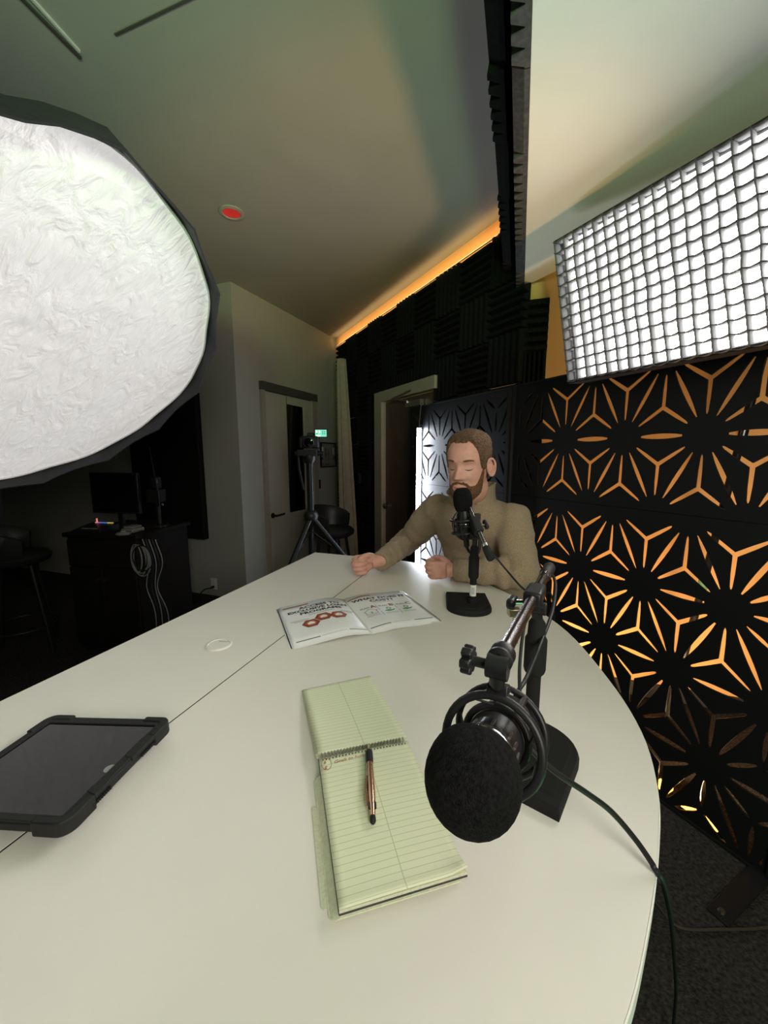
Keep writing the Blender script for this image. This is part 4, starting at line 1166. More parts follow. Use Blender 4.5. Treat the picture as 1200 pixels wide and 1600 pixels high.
q = [sbp(0, 0, -.07), sbp(1, 0, -.07), sbp(1, 1, -.07), sbp(0, 1, -.07)]
r_ = [sbp(.43, .38, -.40), sbp(.57, .38, -.40), sbp(.57, .62, -.40), sbp(.43, .62, -.40)]
shl.add(q + r_, [(0, 1, 5, 4), (1, 2, 6, 5), (2, 3, 7, 6), (3, 0, 4, 7), (4, 5, 6, 7)])
obj('shell', shl, 'lip', sb, smooth=None)
NC, NR = 30, 13
def wob(u, v, k): return V((noise.noise((u * 9 + k, v * 7, 1.3)), noise.noise((u * 9, v * 7 + k, 5.1)), noise.noise((u * 6, v * 5, k + 9.7))))
def gp(u, v, d):
    w_ = wob(u, v, 3) * .004 * min(1, 10 * min(u, 1 - u) + .15)
    return sbp(u, v, d) + w_
def strip_mesh(pts_fn, n, d0, d1, th):
    """fabric strip: front edge puffs; thin"""
    mb = MB(); g_ = 3
    vs = []; 
    for i in range(n + 1):
        t = i / n
        for j in range(g_ + 1): vs.append(pts_fn(t, d0 + (d1 - d0) * j / g_))
    fs = [(i * (g_ + 1) + j, i * (g_ + 1) + j + 1, (i + 1) * (g_ + 1) + j + 1, (i + 1) * (g_ + 1) + j) for i in range(n) for j in range(g_)]
    mb.add(vs, fs); return mb
fg = bpy.data.objects.new('grid', None); COL.objects.link(fg); fg.parent = sb
def gobj(mb, name):
    mb.v = [sb.matrix_basis.inverted() @ p for p in mb.v]
    me = mb.mesh(name, 60); me.materials.append(M['gridfab'])
    o = bpy.data.objects.new(name, me); COL.objects.link(o); o.parent = fg
    md = o.modifiers.new('solid', 'SOLIDIFY'); md.thickness = .0022; md.offset = 0
    return o
for i in range(NC + 1):
    u = .004 + .992 * i / NC
    def fn(t, d, u=u, i=i):
        ph = t * NR
        bulge = .0035 * math.sin(math.pi * (ph % 1)) 
        return gp(u, t, d) + sx_ * bulge * (d / .03) * (1 if i % 2 else -1) * .5 + sz_ * .004 * math.sin(math.pi * (ph % 1)) * (d > .03)
    gobj(strip_mesh(fn, NR * 6, -.030, .010, .002), 'grid_strip')
for j in range(NR + 1):
    v = .006 + .988 * j / NR
    def fn(t, d, v=v):
        ph = t * NC
        return gp(t, v, d) - sy_ * .006 * math.sin(math.pi * (ph % 1)) * (1 if d > -.02 else .3) + sz_ * .004 * math.sin(math.pi * (ph % 1)) * (d > .0)
    gobj(strip_mesh(fn, NC * 6, -.030, .010, .002), 'grid_strip')
# stand behind it, out of frame to the right
hd = sbp(.5, .5, -.41); po_ = V((1.80, .60, 0))
ls = thing('light_stand', 'black light stand holding the gridded softbox, right of the frame', 'light stand', tuple(po_))
obj('pole', MB().cyl(po_ + Z * .05, V((po_.x, po_.y, hd.z)), .017), 'blackmetal', ls)
obj('boom', MB().cyl(V((po_.x, po_.y, hd.z)), hd, .014), 'blackmetal', ls)
for a in (.3, 2.4, 4.5):
    obj('leg', MB().cyl(po_ + Z * .35, po_ + V((.28 * math.cos(a), .28 * math.sin(a), .012)), .011), 'blackmetal', ls)

# ================================================================== LEFT ROUND SOFTBOX
OC = V((-1.062, 1.172, 1.782)); on_ = V((math.cos(-.35) * math.cos(-.835), math.sin(-.35) * math.cos(-.835), math.sin(-.835)))
ou_ = on_.cross(Z).normalized(); ov_ = ou_.cross(on_)
OR = .60
def op(a, r, d): return OC + (ou_ * math.cos(a) + ov_ * math.sin(a)) * r + on_ * d
ob = thing('round_softbox', 'huge round white softbox with black rim leaning over the table from the left', 'softbox', tuple(OC))
OUT = [(0, 172), (75, 178), (160, 213), (240, 290), (300, 380), (325, 455), (322, 520), (300, 590), (240, 650), (150, 705), (75, 730), (0, 748)]
PA = []
for q in OUT:
    d_ = onpl(q[0], q[1], OC, on_) - OC; PA.append((math.atan2(d_.dot(ov_), d_.dot(ou_)), d_.length))
PA.sort()
def oscale(a):
    """the fabric pulls the round frame slightly out of true"""
    a = (a + math.pi) % (2 * math.pi) - math.pi
    xs = [p[0] for p in PA]; ys = [p[1] / OR for p in PA]
    xs = [xs[-1] - 2 * math.pi] + xs + [xs[0] + 2 * math.pi]; ys = [ys[-1]] + ys + [ys[0]]
    return float(np.interp(a, xs, ys))
# chord seen in the photograph where the double layer ends
ca = onpl(0, 200, OC, on_) - OC; cb = onpl(255, 322, OC, on_) - OC
ca = V((ca.dot(ou_), ca.dot(ov_))); cb = V((cb.dot(ou_), cb.dot(ov_)))
chd = (cb - ca).normalized(); chn = V((-chd.y, chd.x))
if chn.dot(ca) < 0: chn = -chn
ch_off = ca.dot(chn)
def disc(keep):
    """disc in plane coords, clipped at the chord"""
    bm = bmesh.new(); n = 110
    mb = MB(); vs = []; fs = []
    NRr, NA = 34, 120
    for i in range(NRr + 1):
        for k in range(NA):
            a = 2 * math.pi * k / NA; r = OR * i / NRr
            sc_ = oscale(a) * (1 + .004 * math.sin(16 * a) * (i / NRr))
            x, y = r * math.cos(a) * sc_, r * math.sin(a) * sc_
            wz = .004 * noise.noise((x * 9, y * 9, 2.2)) + .003 * noise.noise((x * 22 + y * 6, y * 26, 7.2))
            wz += -.05 * (1 - (r / OR) ** 2) * 0
            vs.append((x, y, wz))
    for i in range(NRr):
        for k in range(NA):
            k2 = (k + 1) % NA; fs.append((i * NA + k, (i + 1) * NA + k, (i + 1) * NA + k2, i * NA + k2))
    me = bpy.data.meshes.new('d'); me.from_pydata(vs, [], fs); bm.from_mesh(me)
    bmesh.ops.remove_doubles(bm, verts=bm.verts, dist=1e-5)
    g_ = bm.verts[:] + bm.edges[:] + bm.faces[:]
    bmesh.ops.bisect_plane(bm, geom=g_, plane_co=(chn.x * ch_off, chn.y * ch_off, 0), plane_no=(chn.x, chn.y, 0), clear_outer=keep == 'low', clear_inner=keep == 'up')
    bm.to_mesh(me); bm.free()
    fr = frame(OC, ou_, ov_, on_)
    me.transform(ob.matrix_basis.inverted() @ fr)
    for p in me.polygons: p.use_smooth = True
    return me
link('diffuser', disc('low'), 'octa', ob); link('single_layer_diffuser', disc('up'), 'octa2', ob)
NS = 16
lip = MB(); vs = []
seq = [(OR - .004, -.004), (OR + .004, .0), (OR + .012, .055), (OR + .018, .055), (OR + .018, -.03), (OR * .86, -.20), (.16, -.42), (.16, -.44)]
for i in range(NS * 4):
    a = 2 * math.pi * (i / (NS * 4)); fa2 = (a % (2 * math.pi / NS)) / (2 * math.pi / NS)
    sag = 1 - .018 * math.sin(math.pi * fa2)
    for (r, d) in seq:
        rr = r * (sag if r > OR * .8 else 1)
        if r <= OR + .005 and r > OR - .01: rr = r
        rr *= oscale(a)
        vs.append(op(a, rr, d + (-.012 * math.sin(math.pi * fa2) if d > .03 else 0)))
m_ = len(seq); nn_ = NS * 4
fs = [(i * m_ + k, ((i + 1) % nn_) * m_ + k, ((i + 1) % nn_) * m_ + k + 1, i * m_ + k + 1) for i in range(nn_) for k in range(m_ - 1)]
fs.append(tuple(i * m_ + m_ - 1 for i in range(nn_)))
lip.add(vs, fs); obj('rim', lip, 'lip', ob, smooth=35)
piping = [op(2 * math.pi * k / 120, (OR - .003) * oscale(2 * math.pi * k / 120) + .003 * math.sin(16 * 2 * math.pi * k / 120), .004) for k in range(120)]
obj('piping', MB().tube(piping, .0035, 6, closed=True), 'fabwhite', ob)
lsp = OC - on_ * .44; lsb = V((lsp.x - .30, lsp.y + .02, 0))
ls2 = thing('light_stand', 'black light stand holding the round softbox, left of the frame', 'light stand', (lsb.x, lsb.y, 0))
obj('pole', MB().cyl(lsb + Z * .05, V((lsb.x, lsb.y, lsp.z + .1)), .017), 'blackmetal', ls2)
obj('boom', MB().cyl(V((lsb.x, lsb.y, lsp.z + .1)), lsp + on_ * .0, .018), 'blackmetal', ls2)
for a in (1.2, 3.3, 5.2):
    obj('leg', MB().cyl(lsb + Z * .35, lsb + V((.32 * math.cos(a), .32 * math.sin(a), .012)), .011), 'blackmetal', ls2)

# ================================================================== CAMERA ON TRIPOD
cY = 3.0
cp = aty(484, 690, cY)
tr = thing('camera_tripod', 'black tripod with video head standing in front of the beige door', 'tripod', (cp.x, cp.y, 0))
hub = aty(486, 806, cY)
obj('center_column', MB().cyl(hub - Z * .05, V((hub.x, hub.y, cp.z - .12)), .026), 'blackmetal', tr)
obj('hub', MB().lathe([(0, -.03), (.05, -.03), (.06, 0), (.05, .03), (.03, .045), (0, .045)], hub, Z), 'blackplastic', tr)
for foot in (aty(452, 888, cY - .2), aty(537, 868, cY + .02), aty(486, 872, cY + .08)):
    d = (foot - hub); gz = foot + d * ((0.012 - foot.z) / d.z); 
    f_ = hub + d.normalized() * .03
    lg = obj('leg', MB().tube([f_, f_.lerp(gz, .5), f_.lerp(gz, .5), gz], [.021, .019, .014, .013], 12), 'blackmetal', tr)
    obj('leg_lock', MB().cyl(f_.lerp(gz, .47), f_.lerp(gz, .52), .026), 'blackplastic', lg)
    obj('spreader', MB().cyl(hub - Z * .12 + V((0, 0, 0)), f_.lerp(gz, .28), .006), 'blackmetal', tr)
hz_ = cp.z - .085
obj('video_head', MB().lathe([(0, -.05), (.035, -.05), (.05, -.02), (.05, .01), (.03, .03), (0, .03)], (hub.x, hub.y, hz_ - .03), Z).box((hub.x - .01, hub.y, hz_), (.15, .09, .05)).cyl((hub.x - .11, hub.y, hz_ - .005), (hub.x + .11, hub.y, hz_ - .005), .018), 'blackplastic', tr, bevel=.003)
obj('pan_handle', MB().tube([V((hub.x - .09, hub.y, hz_)), V((hub.x - .11, hub.y + .12, hz_ - .12)), V((hub.x - .10, hub.y + .22, hz_ - .3))], .011, 10), 'rubber', tr)
cam_t = thing('video_camera', 'black video camera on the tripod pointing at the table', 'camera', tuple(cp))
obj('camera_body', MB().box(cp + V((0, .03, -.005)), (.135, .09, .095)), 'blackplastic', cam_t, bevel=.012)
obj('viewfinder_hump', MB().prism([(-.03, 0), (.03, 0), (.02, .028), (-.02, .028)], -.03, .03, frame(cp + V((.005, .03, .04)), V((1, 0, 0)), Z, V((0, -1, 0)))), 'blackplastic', cam_t, bevel=.004)
obj('grip', MB().box(cp + V((-.062, .0, -.008)), (.03, .06, .085)), 'rubber', cam_t, bevel=.010)
lens = obj('lens', MB().lathe([(0, 0), (.042, 0), (.042, .02), (.039, .022), (.039, .06), (.042, .062), (.042, .075), (.036, .076), (.033, .066), (0, .066)], cp + V((.002, -.012, -.008)), V((.05, -1, -.05)), 32), 'blackplastic', cam_t)
obj('front_glass', MB().lathe([(0, .069), (.012, .0685), (.033, .066)], cp + V((.002, -.012, -.008)), V((.05, -1, -.05)), 32), 'glass', lens)
obj('mode_dial', MB().lathe([(0, 0), (.013, 0), (.013, .01), (0, .01)], cp + V((.048, .02, .042)), Z, 20), 'steel', cam_t)
mp_ = aty(502, 677, cY)
sc_t = obj('flip_screen', MB().box(mp_, (.102, .012, .066)), 'blackplastic', cam_t, bevel=.003)
obj('display', MB().box(mp_ + V((-.002, -.0065, 0)), (.086, .001, .052)), 'ledc', sc_t, smooth=None)
dm = MB()
for (x, z, w_, h_) in ((-.034, .012, .016, .02), (-.022, -.018, .035, .012), (-.012, .012, .012, .022)): dm.box(mp_ + V((x, -.0073, z)), (w_, .0006, h_))
obj('bright_icons', dm, 'ledg', sc_t, smooth=None)
dm = MB()
for (x, z) in ((.012, .010), (.026, .010), (.012, -.004), (.026, -.004), (-.032, -.002)): dm.box(mp_ + V((x, -.0073, z)), (.007, .0006, .007))
obj('dark_icons', dm, 'ledgd', sc_t, smooth=None)
obj('screen_arm', MB().cyl(mp_ + V((-.05, .005, -.0)), cp + V((.06, .02, 0)), .005), 'blackplastic', cam_t)

# ================================================================== BAR STOOLS
def stool(loc, rz, label, sc=1.0):
    t_ = thing('bar_stool', label, 'bar stool', loc, (0, 0, rz), 'black bucket bar stools')
    me = MB(); 
    me.lathe([(0, .69), (.17, .69), (.205, .71), (.215, .745), (.19, .77), (0, .775)], (0, 0, 0), Z, 36)
    link('seat', me.mesh('seat', 50), 'seatblack', t_)
    bk_ = MB(); vs = []; n = 26; 
    prof_ = [(.205, .74), (.222, .80), (.232, .88), (.238, .97), (.226, .985), (.214, .97), (.208, .88), (.196, .80), (.188, .75)]
    for i in range(n + 1):
        a = math.radians(-20 + 220 * i / n); hh = .62 + .38 * math.sin(math.radians(180 * i / n)) ** .7
        for (r, z) in prof_: vs.append(V((r * math.cos(a), r * math.sin(a), .74 + (z - .74) * hh)))
    m__ = len(prof_)
    fs = [(i * m__ + k, i * m__ + (k + 1) % m__, (i + 1) * m__ + (k + 1) % m__, (i + 1) * m__ + k) for i in range(n) for k in range(m__)] + [tuple(range(m__)), tuple(reversed([n * m__ + k for k in range(m__)]))]
    bk_.add(vs, fs); link('backrest', bk_.mesh('backrest', 50), 'seatblack', t_)
    for a in (45, 135, 225, 315):
        c, s_ = math.cos(math.radians(a)), math.sin(math.radians(a))
        link('leg', MB().tube([V((.13 * c, .13 * s_, .70)), V((.235 * c, .235 * s_, .0))], [.016, .011], 12).mesh('leg', 50), 'blackmetal', t_)
    ring_ = [V((.205 * math.cos(a), .205 * math.sin(a), .22)) for a in np.linspace(0, 2 * math.pi, 33)[:-1]]
    link('footrest', MB().tube(ring_, .009, 8, closed=True).mesh('footrest', 50), 'blackmetal', t_)
    return t_
sp1 = aty(520, 840, 3.75); stool((sp1.x, sp1.y, 0), 1.2, 'black bucket bar stool behind the camera tripod')
sp2 = aty(15, 850, 2.75); stool((sp2.x + .02, sp2.y, 0), 2.2, 'black bucket bar stool in the dark at the left edge, before the equipment cabinet')

# ================================================================== EQUIPMENT CABINET (dark corner)
ex0 = aty(104, 832, 2.75); ctz = ex0.z; ex1 = aty(222, 836, 2.62)
exd = V((1, -.16, 0)).normalized(); eyd = V((.16, 1, 0)).normalized()
cab = thing('equipment_cabinet', 'black equipment cabinet under the round softbox in the dark corner', 'cabinet', (ex0.x, ex0.y, 0))
efr = frame(V((ex0.x, ex0.y, 0)), exd, eyd, Z); EW = .56
def eb_(x0, x1, y0, y1, z0, z1): return MB().prism([(x0, y0), (x1, y0), (x1, y1), (x0, y1)], z0, z1, efr)
def ep(x, y, z): return efr @ V((x, y, z))
obj('body', eb_(0, EW, .0, .55, .05, ctz - .03), 'darkwood', cab, bevel=.003)
obj('top', eb_(-.02, EW + .02, -.02, .57, ctz - .03, ctz), 'darkwood', cab, bevel=.003)
obj('plinth', eb_(.02, EW - .02, .03, .53, .0, .05), 'blackmatte', cab, smooth=None)
dr1 = obj('door', eb_(.01, EW / 2 - .003, -.018, -.001, .07, ctz - .25), 'darkwood', cab, bevel=.002)
dr2 = obj('door', eb_(EW / 2 + .003, EW - .01, -.018, -.001, .07, ctz - .25), 'darkwood', cab, bevel=.002)
obj('knob', MB().lathe([(0, 0), (.008, 0), (.012, .02), (0, .022)], ep(EW / 2 + .03, -.018, ctz - .33), -eyd, 12), 'steel', dr2)
obj('knob', MB().lathe([(0, 0), (.008, 0), (.012, .02), (0, .022)], ep(EW / 2 - .03, -.018, ctz - .33), -eyd, 12), 'steel', dr1)
dw = obj('drawer', eb_(.01, EW - .01, -.018, -.001, ctz - .24, ctz - .05), 'darkwood', cab, bevel=.002)
obj('drawer_pull', MB().cyl(ep(.2, -.03, ctz - .14), ep(.34, -.03, ctz - .14), .006), 'blackmetal', dw)
mon = thing('monitor', 'black monitor standing on the equipment cabinet', 'monitor', tuple(ep(.16, .30, ctz)))
obj('monitor_stand', eb_(.08, .24, .24, .38, ctz, ctz + .012), 'blackplastic', mon, bevel=.002)
obj('monitor_neck', eb_(.14, .18, .31, .335, ctz + .012, ctz + .12), 'blackplastic', mon, smooth=None)
mh = obj('housing', eb_(-.06, .36, .285, .315, ctz + .10, ctz + .42), 'blackplastic', mon, bevel=.004)
obj('screen', eb_(-.045, .345, .283, .2855, ctz + .115, ctz + .405), 'glass', mh, smooth=None)
mix = thing('video_switcher', 'small black video switcher with coloured lit keys on the equipment cabinet', 'switcher', tuple(ep(.17, .08, ctz)))
obj('housing', MB().prism([(-.0, 0), (.17, 0), (.17, .05), (0, .022)], .05, .28, frame(ep(0, 0, ctz), eyd, Z, exd)), 'blackplastic', mix, bevel=.003)
for k, mm in enumerate(('ledr', 'ledp', 'ledb', 'ledb', 'ledy', 'ledy')):
    obj('key', MB().box(ep(.10 + .026 * k, .155, ctz + .05), (.017, .012, .006)), mm, mix, smooth=None)
obj('key', MB().box(ep(.098, .16, ctz + .065), (.006, .01, .03)), 'ledr', mix, smooth=None)
for k in range(6): obj('key', MB().box(ep(.11 + .022 * k, .03, ctz + .029), (.014, .012, .004)), 'dimple', mix, smooth=None)
gd = thing('media_device', 'small grey device on the equipment cabinet beside the lit keys', 'device', tuple(ep(.45, .10, ctz)))
obj('housing', eb_(.40, .50, .05, .16, ctz, ctz + .03), 'dimple', gd, bevel=.008)
obj('top_cover', eb_(.41, .49, .06, .15, ctz + .03, ctz + .045), 'dimple', gd, bevel=.008)
pk = tag(obj('round_puck', MB().lathe([(0, 0), (.045, 0), (.05, .008), (.04, .016), (.018, .02), (.018, .03), (0, .032)], ep(.47, -.002, ctz + .001) , Z, 32), 'dimple'), 'round grey puck on the front edge of the equipment cabinet', 'puck')
# hanging coiled cables at its right side
hk = thing('cable_bundle', 'bundle of looped grey cables hanging on the side of the equipment cabinet', 'cables', tuple(ep(EW + .03, -.06, ctz - .1)))
hx0 = ep(EW + .06, -.03, ctz - .06)
for k in range(7):
    w_ = .035 + .012 * k * .6; h_ = .18 + .02 * (k % 3); ph = random.uniform(-.01, .01)
    pts_ = [hx0 + exd * (w_ * math.sin(a) + ph + .012 * k - .04) - eyd * (.004 * k) + Z * (-h_ / 2 + h_ / 2 * math.cos(a)) for a in np.linspace(0, 2 * math.pi, 25)[:-1]]
    obj('cable_loop', MB().tube(pts_, .0042, 6, closed=True), 'cablegrey' if k % 3 else 'cable', hk)
for k in range(5):
    x = .02 + .025 * k
    pts_ = [hx0 + exd * x + Z * .04, hx0 + exd * (x + .04) - Z * .12, hx0 + exd * (x + .02 * math.sin(k)) - Z * .3, hx0 + exd * (x + .05) - Z * .5, hx0 + exd * (x + .03) - Z * (ctz - .07)]
    pts_[-1].z = .01
    obj('cable_strand', MB().tube(spline(pts_, 6), .003, 6), 'cable' if k % 2 else 'cablegrey', hk)
# dark mic arm / camera rig silhouettes behind the cabinet
rg = thing('equipment_pole', 'dark gear on a short pole at the back of the equipment cabinet', 'equipment', tuple(ep(.42, .35, ctz)))
obj('pole', MB().cyl(ep(.47, .35, ctz + .006), ep(.47, .35, ctz + .34), .016), 'blackmetal', rg)
obj('pole_base', MB().lathe([(0, 0), (.07, 0), (.07, .01), (.02, .02), (0, .02)], ep(.47, .35, ctz), Z), 'blackmetal', rg)
obj('gear_box', MB().box(ep(.46, .35, ctz + .24), (.10, .10, .10)).box(ep(.47, .35, ctz + .34), (.05, .06, .09)), 'blackplastic', rg, bevel=.006)
obj('handle', MB().tube([ep(.44, .33, ctz + .22), ep(.52, .30, ctz + .17), ep(.56, .29, ctz + .18)], .010, 10), 'blackplastic', rg)
hang = [ep(.46, .32, ctz + .62), ep(.50, .30, ctz + .42), ep(.55, .27, ctz + .2), ep(.56, .25, ctz + .0)]
obj('hanging_cable', MB().tube(spline(hang, 6), .003, 6), 'cable', rg)

# thin cable on the carpet
fc = [onz(1020, 1405, .005), onz(1060, 1448, .005), onz(1130, 1452, .005), onz(1190, 1450, .005), onz(1260, 1440, .005)]
tag(obj('floor_cable', MB().tube(spline(fc, 6), .004, 6), 'cabletan'), 'thin dark cable lying on the carpet beside the table', 'cable')

# ================================================================== THE MAN
S_L = V((.495, 1.475, 1.235)); S_R = V((.235, 1.655, 1.245))
E_L = V((.505, 1.375, 1.045)); Wr_L = V((.285, 1.445, 1.033))
E_R = V((.105, 1.82, 1.055)); Wr_R = V((-.012, 1.572, 1.034))
uD = (S_L - S_R); uD.z = 0; uD.normalize(); fD = V((uD.y, -uD.x, 0))
if fD.y > 0: fD = -fD
HC = aty(732, 726, 1.43)                # head centre
man = thing('person', 'bearded man in a khaki quarter-zip sweater leaning to the far microphone', 'person', (.47, 1.70, .0))
def loft(secs, n=40, p=1.0, caps=True):
    mb = MB(); vs = []
    for (c, hx, hy) in secs:
        for k in range(n):
            a = 2 * math.pi * k / n
            ca_, sa_ = math.cos(a), math.sin(a)
            x = math.copysign(abs(ca_) ** p, ca_) * hx; y = math.copysign(abs(sa_) ** p, sa_) * hy
            vs.append(V(c) + uD * x + fD * y)
    fs = []
    for i in range(len(secs) - 1):
        for k in range(n):
            k2 = (k + 1) % n; fs.append((i * n + k, i * n + k2, (i + 1) * n + k2, (i + 1) * n + k))
    fs.append(tuple(reversed(range(n)))); fs.append(tuple((len(secs) - 1) * n + k for k in range(n)))
    mb.add(vs, fs); return mb
neckbase = (S_L + S_R) / 2 + V((0, .01, .055))
def limb(pts, rs, n=10):
    path = spline(pts, n); m = len(path); out = []
    for i in range(m):
        t = i / (m - 1) * (len(rs) - 1); k = min(int(t), len(rs) - 2); out.append(rs[k] + (rs[k + 1] - rs[k]) * (t - k))
    return path, out
def torso(gr=0.0):
    cm = (S_L + S_R) / 2
    return loft([(V((.49, 1.72, .76)), .175 + gr, .125 + gr), (V((.48, 1.71, .86)), .18 + gr, .13 + gr), (V((.460, 1.685, .97)), .178 + gr, .125 + gr), (V((.432, 1.65, 1.08)), .182 + gr, .128 + gr),
                 (V((.395, 1.60, 1.17)), .19 + gr, .120 + gr), (cm + V((.005, .012, -.01)), .185 + gr, .100 + gr), (cm + V((.002, .012, .035)), .145 + gr, .082 + gr), (neckbase + V((0, 0, .002)), .078 + gr, .064 + gr), (neckbase + V((-.004, -.006, .022)), .062 + gr, .056 + gr)], p=.88)
# ---- body: torso, arms, fists, legs and neck in one surface
bd_ = torso(-.012)
for sh_, el, wr, rs in ((S_L, E_L, Wr_L, (.042, .046, .042, .038, .027)), (S_R, E_R, Wr_R, (.042, .045, .040, .036, .027))):
    path, rr = limb([sh_, sh_.lerp(el, .55), el, el.lerp(wr, .5), wr], rs); bd_.tube(path, rr, 16)
def hand(wr, dirh, palm, up, sgn):
    """closed fist: dirh wrist->knuckles, palm = side the fingers curl to, up = thumb side"""
    mb = MB(); F = frame(wr, dirh, palm, up)
    def P(x, y, z): return F @ V((x, y, z))
    R3 = F.to_3x3()
    mb.tube([P(-.045, 0, 0), P(-.01, 0, 0), P(.02, .0, 0)], [.027, .027, .030], 14)
    mb.ell(P(.045, .003, -.001), (.046, .0155, .037), R3); mb.ell(P(.062, .0, .0), (.026, .0155, .038), R3); mb.ell(P(.03, .014, .018), (.028, .015, .02), R3)
    for i in range(4):
        z = .0285 - .0192 * i; k = (0, .004, .001, -.007)[i]; r = (.0098, .0102, .0098, .0086)[i]
        mb.tube(spline([P(.066, -.004, z * .95), P(.086 + k, .002, z), P(.097 + k, .022, z * .98), P(.086 + k, .040, z * .96), P(.064 + k, .043, z * .95), P(.050, .030, z * .94)], 4), [r] * 21, 10)
    mb.tube(spline([P(.015, .010, .026), P(.040, .026, .038), P(.062, .040, .040), P(.082, .049, .030)], 5), [.0125] * 6 + [.0108] * 6 + [.0098] * 3 + [.0085], 10)
    return mb
hR = hand(Wr_R + V((-.020, -.004, .002)), V((-.97, -.20, -.10)).normalized(), None or V((.20, -.97, -.05)).normalized(), V((0, -.05, 1)).normalized(), 1)
hL = hand(Wr_L + V((-.022, .003, .0)), V((-.95, .22, -.08)).normalized(), V((.22, .95, .05)).normalized(), V((-.05, 0, 1)).normalized(), -1)
hc_f = Matrix.Rotation(0, 3, 'Z')
# head frame
fc_dir = V((-.55, -.82, -.0)).normalized(); pitch = math.radians(6)
hr_ = V((-fc_dir.y, fc_dir.x, 0)) * -1                     # x = person's right
hy_ = (fc_dir * math.cos(pitch) - Z * math.sin(pitch)); hx_ = fc_dir.cross(Z).normalized(); hz2 = hx_.cross(hy_)
HF = frame(HC, hx_, hy_, hz2)
neck_path = [neckbase + V((.02, .03, -.06)), neckbase + V((.006, .008, .01)), HF @ V((0, -.038, -.085)), HF @ V((0, -.03, -.03))]
bd_.tube(spline(neck_path, 6), [.066] * 6 + [.059] * 7 + [.055] * 6, 20)
HIP = V((.49, 1.73, .80))
for sgn in (-1, 1):
    hp_ = HIP + uD * .085 * sgn; kn = hp_ + fD * .40 + V((0, 0, .03)); ank = kn + V((0, 0, -.50)) - fD * .10 ; 
    path, rr = limb([hp_, hp_.lerp(kn, .5), kn, kn.lerp(ank, .5), ank], (.08, .07, .055, .05, .035)); bd_.tube(path, rr, 14)
base_me = sculpt(bd_, .007, 6, 'body_core')
hand_me = [sculpt(hR, .0026, 3, 'hr'), sculpt(hL, .0026, 3, 'hl')]
# ---- head as a lofted surface
ZS = [(-.122, .022, .070, .020), (-.115, .036, .084, -.005), (-.10, .048, .092, -.030), (-.08, .057, .092, -.055), (-.055, .063, .090, -.075), (-.03, .068, .088, -.088), (0, .072, .085, -.098), (.03, .076, .090, -.103), (.055, .0765, .087, -.103), (.08, .071, .076, -.096), (.098, .060, .060, -.080), (.110, .046, .040, -.060), (.118, .028, .016, -.036), (.1215, .008, -.002, -.014)]
ZA = np.array(ZS)
ZK = np.linspace(-.122, .1215, 80)
def smooth_(c):
    c = np.interp(ZK, ZA[:, 0], c); e = c.copy()
    for _ in range(14): e[1:-1] = .25 * e[:-2] + .5 * e[1:-1] + .25 * e[2:]
    return e
ZC = [smooth_(ZA[:, i]) for i in (1, 2, 3)]
def hsec(z):
    r = [float(np.interp(z, ZK, c)) for c in ZC]
    r[0] *= .95; return r
def G(x, s): return math.exp(-.5 * (x / s) ** 2)
def face_disp(x, z):
    d = 0
    d += .027 * G(x, .0085 + .0045 * min(1, max(0, (.0 - z) / .04))) * (max(0, min(1, (.018 - z) / .052)) if z > -.036 else max(0, 1 - (-.036 - z) / .011))      # nose
    d += .006 * G(x, .0175) * G(z + .037, .009)                                                             # nostril wings
    for s in (-1, 1):
        d += -.0105 * G(x - s * .031, .0145) * G(z - .001, .0125)       # sockets
        d += .0065 * G(x - s * .031, .0115) * G(z + .002, .0078)        # closed lids
        d += -.0016 * G(x - s * .031, .013) * G(z + .0095, .0018)       # lash crease
        d += .0058 * G(x - s * .030, .017) * G(z - .021, .0065)         # brow
        d += .0040 * G(x - s * .045, .016) * G(z + .028, .014)          # cheek
        d += -.002 * G(x - s * .024, .006) * G(z + .05, .012)           # fold
    d += .0045 * G(x, .019) * G(z + .066, .0055) + .0052 * G(x, .016) * G(z + .079, .0058) - .0046 * G(x, .020) * G(z + .0722, .0022) - .0015 * G(x, .003) * G(z + .056, .006)
    d += .0055 * G(x, .019) * G(z + .106, .011)
    return d
def head_surf(off_fn, nz=120, na=150, zmin=-.122, zmax=.1215):
    vs = []; fs = []
    zz = np.linspace(0, 1, nz + 1); zz = zmin + (zmax - zmin) * (.5 - .5 * np.cos(np.pi * zz)) * .35 + (zmax - zmin) * zz * .65 + 0 * zz
    for z in zz:
        w_, f_, b_ = hsec(z); cy = (f_ + b_) / 2; hd_ = (f_ - b_) / 2
        for k in range(na):
            a = 2 * math.pi * k / na; ca_, sa_ = math.cos(a), math.sin(a)
            x = math.copysign(abs(ca_) ** .93, ca_) * w_; y = cy + math.copysign(abs(sa_) ** .93, sa_) * hd_
            fr_ = max(0, sa_) ** .5 if sa_ > 0 else 0
            y += face_disp(x, z) * fr_
            # offset along the approximate normal
            o_ = off_fn(x, y, z, a)
            nx = V((ca_ / max(w_, .01), sa_ / max(hd_, .01), 0)); nx.normalize()
            zt_ = max(0, (z - .06) / .062); zb_ = max(0, (-.09 - z) / .032)
            nv = V((nx.x, nx.y, zt_ * 1.2 - zb_ * .8)); nv.normalize()
            vs.append(V((x, y, z)) + nv * o_)
    for i in range(nz):
        for k in range(na):
            k2 = (k + 1) % na; fs.append((i * na + k, i * na + k2, (i + 1) * na + k2, (i + 1) * na + k))
    fs.append(tuple(reversed(range(na)))); fs.append(tuple(nz * na + k for k in range(na)))
    return vs, fs
hv, hf = head_surf(lambda x, y, z, a: 0)
